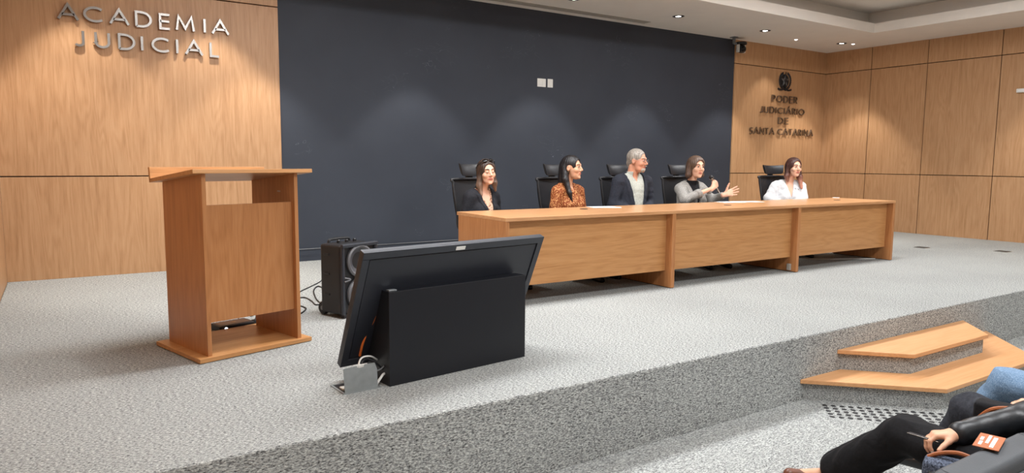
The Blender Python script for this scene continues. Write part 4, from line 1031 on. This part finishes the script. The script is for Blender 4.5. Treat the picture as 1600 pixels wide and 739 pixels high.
# ------------------------------------------------------------------ office chairs
def office_chair(loc, rz, label, mat_back='leather', head_w=0.15):
    ch = empty('office_chair', (loc[0], loc[1], 0), label, 'chair', rz=rz, group='high-backed black chairs behind the table')
    # local +Y = facing forward
    for k in range(5):
        a = 2 * math.pi * k / 5 + 0.3; ca, sa = math.cos(a), math.sin(a)
        lg = MB().tube([(0.03 * ca, 0.03 * sa, 0.115), (0.17 * ca, 0.17 * sa, 0.095), (0.30 * ca, 0.30 * sa, 0.075)], [0.022, 0.018, 0.014], 8).build('base_leg', 'black_plastic', ch, smooth=True)
        MB().lathe([(0.001, -0.012), (0.026, -0.012), (0.030, 0), (0.026, 0.012), (0.001, 0.012)], 18, mat=TR(0.30 * ca, 0.30 * sa, 0.030) @ RZ(a) @ Matrix.Rotation(math.pi / 2, 4, 'X')).build('caster', 'black_plastic', lg, smooth=True)
    MB().lathe([(0.03, 0.09), (0.03, 0.20), (0.018, 0.205), (0.018, 0.40)], 20).build('gas_column', 'black_plastic', ch, smooth=True)
    MB().box((-0.12, -0.12, 0.395), (0.12, 0.12, 0.425), 0.01).build('seat_plate', 'black_plastic', ch)
    MB().box((-0.25, -0.23, 0.425), (0.25, 0.25, 0.485), 0.028, seg=4).build('seat', 'leather', ch, smooth=True)
    T_ = TR(0, -0.235, 0.0) @ Matrix.Rotation(math.radians(10), 4, 'X')
    prof = [(-0.18, 0.52), (-0.21, 0.70), (-0.226, 0.90), (-0.228, 1.0), (-0.21, 1.035), (0.21, 1.035), (0.228, 1.0), (0.226, 0.90), (0.21, 0.70), (0.18, 0.52)]
    fr = [T_ @ Vector((x, 0.015 + 0.03 * (abs(x) / 0.25) ** 2, z)) for x, z in prof]
    MB().tube(curve_pts(fr, 4, True), 0.014, 8, True).build('back_frame', 'black_plastic', ch, smooth=True)
    mb = MB(); V = []; F = []; nx_, nz_ = 12, 10
    for j in range(nz_ + 1):
        z = 0.52 + (1.03 - 0.52) * j / nz_
        hw = np.interp(z, [0.52, 0.70, 0.90, 1.0, 1.03], [0.18, 0.21, 0.226, 0.228, 0.215])
        for i in range(nx_ + 1):
            x = -hw + 2 * hw * i / nx_; V.append(T_ @ Vector((x, 0.015 + 0.03 * (abs(x) / 0.25) ** 2 - 0.012 * math.sin(math.pi * j / nz_), z)))
    n1 = len(V); V += [v + Vector((0, -0.004 if mat_back == 'mesh_fabric' else -0.022, 0)) for v in V]
    for j in range(nz_):
        for i in range(nx_):
            a = j * (nx_ + 1) + i; F.append((a, a + 1, a + nx_ + 2, a + nx_ + 1)); a += n1; F.append((a, a + nx_ + 1, a + nx_ + 2, a + 1))
    mb.add(V, F).build('backrest', mat_back, ch, smooth=True)
    MB().tube([T_ @ Vector((0, -0.035, z)) for z in (0.42, 0.60, 0.85, 1.05)], [0.03, 0.026, 0.022, 0.018], 8).build('spine', 'black_plastic', ch, smooth=True)
    # winged headrest
    mb = MB(); V = []; F = []; n = 14
    hwt = head_w
    for j, (z, th, wv) in enumerate(((1.065, 0.012, 0.82), (1.09, 0.03, 0.92), (1.14, 0.036, 0.97), (1.175, 0.026, 1.04), (1.188, 0.010, 1.06))):
        for sgn in (1, -1):
            for i in range(n + 1):
                x = hwt * wv * (-1 + 2 * i / n); V.append(T_ @ Vector((x, 0.035 + 0.045 * (abs(x) / hwt) ** 2.2 + sgn * th * 0.5 + (z - 1.12) * -0.15, z)))
    row = 2 * (n + 1)
    for j in range(4):
        for i in range(n):
            a = j * row + i; F.append((a, a + row, a + row + 1, a + 1)); b = a + n + 1; F.append((b, b + 1, b + row + 1, b + row))
        a = j * row; F.append((a, a + n + 1, a + n + 1 + row, a + row)); a = j * row + n; F.append((a, a + row, a + row + n + 1, a + n + 1))
    for i in range(n): F.append((i, i + 1, i + n + 2, i + n + 1)); a = 4 * row + i; F.append((a, a + n + 1, a + n + 2, a + 1))
    hr = mb.add(V, F).build('headrest', 'leather', ch, smooth=True)
    MB().box((-0.035, -0.02, 1.02), (0.035, 0.025, 1.13), 0.01, mat=T_).build('headrest_bracket', 'black_plastic', ch, smooth=True)
    for sx in (-1, 1):
        ar = MB().tube(curve_pts([(sx * 0.23, -0.02, 0.42), (sx * 0.29, -0.01, 0.45), (sx * 0.30, 0.0, 0.56), (sx * 0.30, 0.01, 0.645)], 4), 0.016).build('arm_post', 'black_plastic', ch, smooth=True)
        MB().box((sx * 0.30 - 0.035, -0.12, 0.640), (sx * 0.30 + 0.035, 0.13, 0.665), 0.011).build('arm_pad', 'black_plastic', ar, smooth=True)
    return ch
PI = math.pi


# ------------------------------------------------------------------ chairs and people at the table
CH = [((3.60, 6.10), 8, 'high-backed black office chair behind the leftmost seated woman', 'leather', 0.15),
      ((4.63, 6.12), 4, 'high-backed black office chair behind the woman in rust dotted blouse', 'leather', 0.15),
      ((5.56, 6.12), 2, 'high-backed black office chair behind the grey-haired man', 'leather', 0.15),
      ((6.60, 6.12), 4, 'high-backed black office chair behind the woman with microphone', 'leather', 0.15),
      ((8.22, 6.12), 6, 'high-backed black mesh chair behind the woman in white shirt', 'mesh_fabric', 0.17)]
for (px_, py_), ph_, (_, _, lab, mb_, hw_) in zip([(3.44, 5.98), (4.56, 5.99), (5.44, 5.99), (6.40, 5.98), (8.25, 6.00)], (36, 40, 38, 36, 44), CH):
    yw = facing(px_, py_, ph_); office_chair((px_ + (0.09 if px_ < 4 else 0.0) - math.sin(yw) * 0.17, py_ + math.cos(yw) * 0.17), yw, lab, mb_, hw_)

def mk(xy, phi_t, head_w, phi_h, z0=0.0, pitch=0.0, roll=0.0, **kw):
    yaw = facing(xy[0], xy[1], phi_t); yh = facing(xy[0], xy[1], phi_h)
    loc = (xy[0], xy[1], z0)
    return Person(loc, yaw, loc2(head_w, loc, yaw), head=(yh - yaw, pitch, roll), **kw)

# 1 woman in black blazer
p = mk((3.44, 5.98), 42, (3.495, 5.865, 1.098), 23, roll=0.06, pitch=-0.05, sw=0.175, hs=1.0, smile=0.002, skin='skin_fair')
p.lids = True; p.make('woman smiling with closed eyes, black blazer over floral blouse, leftmost at the table')
p.eyes(closed=True)
p.top('blouse', 'floral', 0.008, vdepth=0.15, vw=0.07)
p.jacket('blazer', 'blazer_black', 0.70, 0.07, g=0.018, open_to=0.02)
p.trousers('trousers', 'trouser_dark'); p.shoes('shoe_black')
p.hair([('e', (0, -0.014, 0.034), (0.090, 0.108, 0.098)), ('c', (0.070, -0.01, 0.02), (0.084, 0.010, -0.12), 0.026, 0.030), ('c', (0.084, 0.010, -0.12), (0.085, 0.05, -0.21), 0.030, 0.012),
        ('c', (-0.070, -0.01, 0.02), (-0.080, 0.00, -0.11), 0.024, 0.026), ('c', (-0.08, 0.0, -0.11), (-0.085, 0.01, -0.18), 0.026, 0.012), ('c', (0, -0.06, 0.0), (0, -0.075, -0.16), 0.075, 0.05)],
       FACE_CUT + [('e', (0, 0.09, 0.035), (0.054, 0.045, 0.058))], 'hair_brown')
sgx = MB(); q_ = p.hc; Rm = Matrix(p.R.tolist()).to_4x4()
for k in (-1, 1):
    b = bmesh.new(); bmesh.ops.create_uvsphere(b, u_segments=20, v_segments=10, radius=1); bmesh.ops.scale(b, vec=(0.029, 0.019, 0.006), verts=b.verts)
    sgx.bm(b, TR(*p.hc) @ Rm @ TR(k * 0.034, 0.052, 0.122) @ Matrix.Rotation(-0.55, 4, 'X') @ Matrix.Rotation(k * 0.25, 4, 'Y'))
sgx.tube([tuple(p.hc + p.R @ np.array(v)) for v in ((-0.012, 0.068, 0.122), (0, 0.070, 0.125), (0.012, 0.068, 0.122))], 0.003, 6)
for k in (-1, 1): sgx.tube([tuple(p.hc + p.R @ np.array(v)) for v in ((k * 0.062, 0.05, 0.115), (k * 0.090, -0.01, 0.075), (k * 0.092, -0.05, 0.045))], 0.003, 6)
sgx.build('sunglasses', 'lens_dark', p.o, smooth=True)

# 2 woman in rust blouse, profile
p = mk((4.56, 5.99), 50, (4.565, 5.90, 1.143), 66, pitch=-0.02, sw=0.18, hs=1.04)
p.make('woman with long black hair in rust blouse with pale dots looking to the right')
p.eyes()
p.top('blouse', 'rust_dots', 0.014, sleeves=True, vdepth=0.09, vw=0.028, amp=0.004, sl_g=0.020)
p.trousers('trousers', 'trouser_dark'); p.shoes('shoe_black')
p.hair([('e', (0, -0.016, 0.034), (0.086, 0.108, 0.098)), ('c', (0.058, -0.055, 0.0), (0.085, -0.03, -0.12), 0.036, 0.034), ('c', (0.085, -0.03, -0.12), (0.100, 0.028, -0.25), 0.034, 0.022), ('c', (0.100, 0.028, -0.25), (0.095, 0.055, -0.34), 0.022, 0.008),
        ('c', (-0.055, -0.04, 0.0), (-0.07, -0.05, -0.16), 0.036, 0.03), ('c', (0, -0.07, 0.0), (0.02, -0.085, -0.24), 0.070, 0.055)],
       FACE_CUT + [('e', (0, 0.095, 0.035), (0.060, 0.060, 0.052)), ('e', (0.085, 0.012, -0.012), (0.03, 0.034, 0.045)), ('e', (-0.085, 0.012, -0.012), (0.03, 0.034, 0.045))], 'hair_black', ridge=0.0018)
b = MB(); c_ = p.hc + p.R @ (np.array((0.084, -0.002, -0.040)) * p.hs); b.lathe([(0.001, -0.004), (0.004, 0), (0.001, 0.004)], 10, mat=TR(*c_)).build('earring', 'gold', p.o, smooth=True)
c_ = (p.sx, p.ly + 0.118, p.sz - 0.06)

# 3 man in dark suit, profile
p = mk((5.44, 5.99), 40, (5.475, 5.885, 1.222), 66, pitch=-0.12, sw=0.215, hs=1.08, male=True, build=1.10, skin='skin_ruddy', shz=0.035)
p.make('man with short grey hair, beard and glasses in dark suit jacket looking right', brow='brow_grey')
p.eyes()
p.top('shirt', 'pale_shirt', 0.010, collar=0.10, vdepth=0.05, vw=0.03)
p.jacket('suit_jacket', 'blazer_navy', 0.62, 0.075, g=0.024, lapel=0.055, open_to=0.045)
p.trousers('trousers', 'trouser_dark'); p.shoes('shoe_black')
p.hair([('e', (0, -0.018, 0.036), (0.082, 0.100, 0.092)), ('c', (0, -0.07, -0.03), (0, -0.062, -0.06), 0.045, 0.036)],
       [('e', (0, 0.105, -0.02), (0.066, 0.075, 0.105)), ('e', (0, 0.095, 0.04), (0.058, 0.050, 0.050)), ('e', (0.085, 0.020, -0.035), (0.03, 0.044, 0.055)), ('e', (-0.085, 0.020, -0.035), (0.03, 0.044, 0.055)), ('b', (0, -0.02, -0.13), (0.12, 0.14, 0.055))], 'hair_grey', ridge=0.0015, rf=40)
p.hair([('e', (0, 0.066, -0.080), (0.040, 0.034, 0.032)), ('c', (-0.016, 0.104, -0.042), (0.016, 0.104, -0.042), 0.006, 0.006)],
       [('e', (0, 0.103, -0.056), (0.019, 0.018, 0.006)), ('b', (0, 0.06, 0.0), (0.10, 0.10, 0.036))], 'hair_beard', ridge=0.001, name='beard', h=0.004)
gl = MB()
for k in (-1, 1):
    pts = [tuple(p.hc + p.R @ (np.array((k * 0.032 + 0.024 * math.cos(t), 0.108 - 0.004 * abs(math.cos(t)), 0.008 + 0.017 * math.sin(t))) * p.hs)) for t in [2 * PI * i / 18 for i in range(18)]]
    gl.tube(pts, 0.0016, 6, True)
    gl.tube([tuple(p.hc + p.R @ (np.array(v) * p.hs)) for v in ((k * 0.056, 0.104, 0.012), (k * 0.074, 0.06, 0.014), (k * 0.083, -0.005, 0.012))], 0.0017, 6)
gl.tube([tuple(p.hc + p.R @ (np.array(v) * p.hs)) for v in ((-0.009, 0.110, 0.010), (0, 0.113, 0.013), (0.009, 0.110, 0.010))], 0.0016, 6)
gl.build('glasses', 'grey_metal', p.o, smooth=True)

# 4 woman in grey blazer with microphone
XY = (6.40, 5.98); YW = facing(6.40, 5.98, 40); L4 = (6.40, 5.98, 0)
def W4(P): return loc2(P, L4, YW)
def D4(v):
    q = Vector(v); q.rotate(Matrix.Rotation(-YW, 3, 'Z')); return tuple(q)
p = mk(XY, 40, (6.425, 5.885, 1.150), 34, pitch=-0.05, roll=-0.04, sw=0.18, hs=1.07, skin='skin_fair',
       el={1: W4((6.16, 5.80, 0.775)), -1: W4((6.69, 5.86, 0.755))},
       wr={1: W4((6.478, 5.668, 0.908)), -1: W4((6.690, 5.665, 0.828))},
       hands={1: dict(fwd=D4((0.78, -0.03, 0.62)), dors=D4((0, -1, 0)), curl=(1.15, 1.35, 0.7), thumb=(0.5, 0.9), sc=1.02),
              -1: dict(fwd=D4((0.82, -0.42, 0.30)), dors=D4((0.45, 0.85, -0.15)), curl=[(0.25, 0.25, 0.15), (0.15, 0.2, 0.1), (0.12, 0.2, 0.1), (0.05, 0.15, 0.1)], thumb=(1.05, 0.15), sc=1.08, spread=0.13)})
p.make('woman with short brown hair in grey blazer speaking into a microphone', h=0.005)
p.eyes()
p.top('turtleneck', 'black_knit', 0.008, collar=0.085)
p.jacket('blazer', 'blazer_grey', 0.72, 0.07, g=0.020, lapel=0.06, open_to=0.012, end=0.90)
p.trousers('trousers', 'trouser_dark'); p.shoes('shoe_black')
p.hair([('e', (0, -0.014, 0.034), (0.094, 0.110, 0.100)), ('c', (0.072, -0.02, 0.0), (0.082, -0.01, -0.085), 0.034, 0.036), ('c', (-0.072, -0.02, 0.0), (-0.080, -0.01, -0.08), 0.034, 0.034), ('c', (0, -0.065, 0.0), (0, -0.075, -0.085), 0.075, 0.066)],
       FACE_CUT + [('e', (-0.006, 0.09, 0.034), (0.054, 0.045, 0.054))], 'hair_bob')
mic_t, mic_h = Vector((6.632, 5.700, 0.852)), Vector((6.468, 5.700, 1.056))
mc = empty('microphone', mic_t, 'black and silver handheld microphone in the hand of the woman in grey blazer', 'microphone')
q = (mic_h - mic_t).normalized().to_track_quat('Z', 'Y').to_matrix().to_4x4(); L_ = (mic_h - mic_t).length
MB().lathe([(0.001, 0), (0.013, 0.001), (0.014, 0.01), (0.0155, L_ * 0.55), (0.018, L_ * 0.78), (0.021, L_ * 0.80)], 20, mat=q).build('handle', 'steel', mc, smooth=True)
MB().lathe([(0.020, L_ * 0.79), (0.026, L_ * 0.83), (0.027, L_ * 0.88), (0.022, L_ * 0.96), (0.012, L_ * 0.995), (0.001, L_)], 20, mat=q).build('grille', 'black_plastic', mc, smooth=True)
MB().lathe([(0.0275, L_ * 0.845), (0.0285, L_ * 0.86), (0.0275, L_ * 0.875)], 20, mat=q, cap=False).build('ring', 'steel', mc, smooth=True)

# 5 woman in white shirt
p = mk((8.27, 6.00), 24, (8.335, 5.905, 1.150), 34, roll=-0.03, pitch=-0.03, sw=0.185, hs=1.06, smile=0.003, skin='skin_fair',
       el={1: (0.215, 0.04, 0.73), -1: (-0.235, 0.08, 0.74)})
p.make('smiling woman with long copper tipped hair in white shirt, rightmost at the table')
p.eyes()
p.top('shirt', 'white_shirt', 0.014, sleeves=True, vdepth=0.20, vw=0.055, collar=0.0, amp=0.004, sl_g=0.024)
def collar5(P):
    d = None
    for k in (-1, 1):
        a = np.array((k * 0.062 + p.sx, p.ly + 0.0, p.sz + 0.045)); b = np.array((k * 0.060 + p.sx, p.ly + 0.095, p.sz - 0.035)); c = np.array((k * 0.105 + p.sx, p.ly + 0.085, p.sz - 0.045))
        e = smin(cone(P, a, b, 0.018, 0.012), cone(P, a, c, 0.018, 0.010), 0.03); d = e if d is None else np.minimum(d, e)
    return np.maximum(d, -p.neck(P, 0.003))
sculpt('shirt_collar', collar5, p.hc + (-0.2, -0.2, -0.36), p.hc + (0.2, 0.25, -0.1), 0.005, 'white_shirt', p.o)
p.trousers('trousers', 'trouser_dark'); p.shoes('shoe_black')
p.hair([('e', (0, -0.014, 0.034), (0.088, 0.108, 0.098)), ('c', (0.070, -0.015, 0.02), (0.086, -0.005, -0.11), 0.026, 0.030), ('c', (0.086, -0.005, -0.11), (0.080, 0.01, -0.17), 0.030, 0.012),
        ('c', (-0.070, -0.01, 0.02), (-0.088, 0.015, -0.12), 0.026, 0.034), ('c', (-0.088, 0.015, -0.12), (-0.085, 0.075, -0.25), 0.034, 0.014), ('c', (0, -0.06, 0.0), (0, -0.075, -0.16), 0.075, 0.05)],
       FACE_CUT + [('e', (0, 0.09, 0.035), (0.054, 0.048, 0.058))], 'hair_ombre')

# ------------------------------------------------------------------ audience seats
def hall_seat(x, lab, y=0.925, folded=False, w_=0.305, top_=0.868):
    s = empty('auditorium_seat', (x, y, ZF), lab, 'seat', group='grey hall seats')
    w, top = w_, top_
    pts = [(-w, 0.36), (w, 0.36)] + [(w - 0.085 + 0.085 * math.sin(a), top - 0.085 + 0.085 * math.cos(a)) for a in [PI / 2 * (1 - k / 8) for k in range(9)]] + \
          [(-w + 0.13 - 0.13 * math.sin(a), top - 0.13 + 0.13 * math.cos(a)) for a in [PI / 2 * k / 8 for k in range(9)]]
    R90 = Matrix.Rotation(PI / 2, 4, 'X') @ TR(0, 0, 0)
    lean = Matrix.Rotation(math.radians(4), 4, 'X')
    MB().prism([(a, b_) for a, b_ in pts], -0.045, 0.05, 0.024, mat=lean @ R90, seg=4).build('back_shell', 'seat_shell', s, smooth=True)
    ins = [(a * 0.86, 0.36 + (b_ - 0.36) * 0.90 + 0.005) for a, b_ in pts]
    MB().prism(ins, 0.045, 0.058, 0.006, mat=lean @ R90, seg=2).build('rear_panel', 'seat_shell', s, smooth=True)
    MB().prism([(a * 0.9, 0.40 + (b_ - 0.40) * 0.92) for a, b_ in pts], -0.075, -0.04, 0.015, mat=lean @ R90, seg=3).build('back_cushion', 'seat_cloth', s, smooth=True)
    if folded: MB().box((-0.25, 0.07, 0.34), (0.25, 0.14, 0.62), 0.03, seg=3).build('seat_cushion', 'seat_cloth', s, smooth=True)
    else: MB().box((-0.25, 0.04, 0.31), (0.25, 0.48, 0.40), 0.03, seg=3).build('seat_cushion', 'seat_cloth', s, smooth=True)
    for k in (-1, 1): MB().box((k * 0.285 - 0.015, -0.03, 0.0), (k * 0.285 + 0.015, 0.20, 0.40), 0.008).build('leg', 'black_plastic', s)
    return s
s1 = hall_seat(2.20, 'empty dark grey hall seat with a tan tag lying on its back', folded=True, w_=0.335, top_=0.852)
MB().tube([(0.185 + 0.026 * math.cos(t), -0.064, 0.665 + 0.026 * math.sin(t)) for t in [2 * PI * k / 24 for k in range(20)]], 0.004, 6).build('maker_mark', 'steel', s1, smooth=True)
for x, lab in ((2.955, 'dark grey hall seat under the person in black trousers holding a phone'), (3.60, 'dark grey hall seat under the person in charcoal trousers'), (4.25, 'dark grey hall seat under the person in blue jeans')):
    hall_seat(x, lab)
tg = empty('seat_tag', (2.27, 0.905, ZF + 0.858), 'tan paper tag with white marks on top of the empty seat back', 'tag', rz=0.25)
MB().box((-0.065, -0.032, 0), (0.065, 0.032, 0.002)).build('card', plain('tan_card', S(166, 96, 56), 0.6), tg)
mb = MB()
for (x0, y0, x1, y1) in ((-0.05, -0.016, 0.045, -0.006), (-0.02, 0.0, 0.055, 0.008), (-0.045, 0.014, -0.01, 0.022), (0.0, 0.016, 0.03, 0.024)): mb.box((x0, y0, 0.002), (x1, y1, 0.0026))
mb.build('white_print', 'paper', tg)

# ------------------------------------------------------------------ audience (seen from the lap down at the picture's lower right corner)
LA = (3.03, 0.99, ZF)
pa = Person(LA, 0.0, (0.07, -0.05, 1.12), head=(-0.25, 0, 0), sw=0.18, bust=True, hipz=-0.06, nbk=0.0,
    el={1: (0.20, 0.17, 0.655), -1: (-0.19, -0.06, 0.62)}, wr={1: (-0.065, 0.305, 0.600), -1: (-0.02, 0.16, 0.50)},
    hands={1: dict(fwd=(-0.72, 0.66, -0.10), dors=(0.15, 0.1, 1.0), curl=(0.55, 0.9, 0.5), thumb=(0.75, 0.35), sc=1.0), -1: dict(fwd=(0.2, 0.9, -0.1), dors=(-0.3, 0, 1), curl=(0.3, 0.5, 0.3))},
    legs={-1: [(-0.075, 0.02, 0.475), (0.02, 0.545, 0.500), (0.045, 0.890, 0.175), (-0.125, 0.975, 0.185)], 1: [(0.10, 0.02, 0.47), (0.16, 0.42, 0.43), (0.20, 0.38, 0.085), (0.21, 0.55, 0.03)]})
pa.make('person in black wide trousers and black leather sleeve holding a phone on the lap', h=0.0055)
pa.eyes()
pa.top('leather_jacket', 'leather_black', 0.018, sleeves=True, amp=0.0018, end=0.94, sl_g=0.022)
pa.trousers('wide_trousers', 'trouser_black', g=0.022, flare=1.9, upto=0.86, amp=0.006)
pa.shoes('leather_brown', low=False)
pa.hair([('e', (0, -0.016, 0.034), (0.088, 0.108, 0.098)), ('c', (0, -0.07, 0.0), (0, -0.08, -0.2), 0.075, 0.045)], FACE_CUT, 'hair_black')
wv = np.array(pa.wr[1]); ev = np.array(pa.el[1]); u_ = Vector(wv - ev).normalized(); qm = u_.to_track_quat('Z', 'Y').to_matrix().to_4x4()
MB().tube([qm @ Vector((0.033 * math.cos(t), 0.033 * math.sin(t), 0)) + Vector(wv) - u_ * 0.004 for t in [2 * PI * k / 28 for k in range(28)]], 0.0028, 6, True).build('bracelet', 'gold', pa.o, smooth=True)
ph = empty('mobile_phone', (2.885, 1.385, ZF + 0.575), 'black phone with silver edge in the hand of the person in black trousers', 'phone', rz=0.7)
ph.rotation_euler = (0.1, 0.3, 0.35)
MB().box((-0.032, -0.055, -0.0045), (0.032, 0.055, 0.0045), 0.004).build('case', 'black_plastic', ph)
MB().box((-0.033, -0.056, -0.001), (0.033, 0.056, 0.001), 0.0005).build('silver_edge', 'steel', ph)
# denim bag hanging by its strap at the lap
bg = empty('denim_handbag', (2.85, 1.235, ZF + 0.28), 'dark denim bag with tan strap and silver clasp beside the black trousers', 'bag', rz=0.35)
MB().box((-0.055, -0.105, 0.0), (0.055, 0.115, 0.255), 0.025, seg=4).build('pouch', 'denim_dark', bg, smooth=True)
MB().tube(curve_pts([(0.0, -0.09, 0.25), (0.0, -0.06, 0.275), (0.0, 0.0, 0.29), (0.0, 0.06, 0.275), (0.0, 0.10, 0.25)], 6), 0.009).build('strap', 'leather_tan', bg, smooth=True)
MB().box((-0.006, -0.02, -0.014), (0.006, 0.02, 0.014), 0.003).build('clasp', 'steel', bg, loc=(0.03, 0.075, 0.25))
MB().box((-0.05, 0.03, 0.0), (-0.058, 0.07, 0.05), 0.002).build('buckle', 'steel', bg, loc=(0.0, 0.02, 0.165))

LB = (3.61, 1.07, ZF)
pb = Person(LB, 0.0, (0.03, -0.04, 1.14), sw=0.18, hipz=-0.06, legs={-1: [(-0.075, 0.02, 0.475), (0.085, 0.50, 0.480), (0.10, 0.66, 0.16), (0.08, 0.82, 0.12)], 1: [(0.10, 0.02, 0.47), (0.20, 0.43, 0.43), (0.20, 0.36, 0.085), (0.21, 0.53, 0.03)]},
    wr={1: (0.08, 0.20, 0.60), -1: (-0.06, 0.16, 0.60)}, el={1: (0.25, 0.0, 0.63), -1: (-0.23, -0.03, 0.63)})
pb.make('person in charcoal trousers with a raised knee beside a tan trimmed tote', h=0.008)
pb.eyes()
pb.top('dark_top', 'black_knit', 0.014, sleeves=True); pb.trousers('charcoal_trousers', 'trouser_char', g=0.016, amp=0.007); pb.shoes('shoe_black', low=False)
pb.hair([('e', (0, -0.016, 0.034), (0.088, 0.108, 0.098)), ('c', (0, -0.07, 0.0), (0, -0.08, -0.12), 0.07, 0.05)], FACE_CUT, 'hair_black')
tt = empty('tote_bag', (3.36, 1.27, ZF + 0.50), 'black tote with tan leather edging at the right picture edge', 'bag', rz=0.2)
MB().box((-0.04, -0.13, 0.0), (0.06, 0.13, 0.15), 0.02, seg=3).build('body', 'black_knit', tt, smooth=True)
MB().tube(curve_pts([(-0.045, -0.12, 0.14), (-0.05, -0.03, 0.155), (-0.05, 0.06, 0.13), (-0.05, 0.13, 0.04)], 6), 0.010).tube(curve_pts([(-0.045, -0.10, 0.06), (-0.055, 0.0, 0.10), (-0.055, 0.10, 0.05), (-0.05, 0.135, 0.0)], 6), 0.008).build('leather_edging', 'leather_tan', tt, smooth=True)

LC = (4.24, 1.15, ZF)
pc_ = Person(LC, 0.0, (0.03, -0.04, 1.16), sw=0.19, hipz=-0.06, legs={-1: [(-0.075, 0.02, 0.475), (0.00, 0.475, 0.510), (-0.03, 0.68, 0.17), (-0.06, 0.84, 0.12)], 1: [(0.10, 0.02, 0.47), (0.14, 0.46, 0.44), (0.13, 0.42, 0.085), (0.14, 0.58, 0.03)]},
    wr={1: (0.08, 0.24, 0.60), -1: (-0.06, 0.20, 0.60)}, el={1: (0.25, 0.02, 0.65), -1: (-0.24, 0.0, 0.65)})
pc_.make('person in light blue jeans and grey jacket farthest right in the audience', h=0.008)
pc_.eyes()
pc_.top('grey_jacket', 'grey_jacket', 0.018, sleeves=True); pc_.trousers('jeans', 'denim', g=0.020, amp=0.008); pc_.shoes('leather_brown', low=False)
pc_.hair([('e', (0, -0.016, 0.034), (0.088, 0.108, 0.098))], FACE_CUT, 'hair_bob')
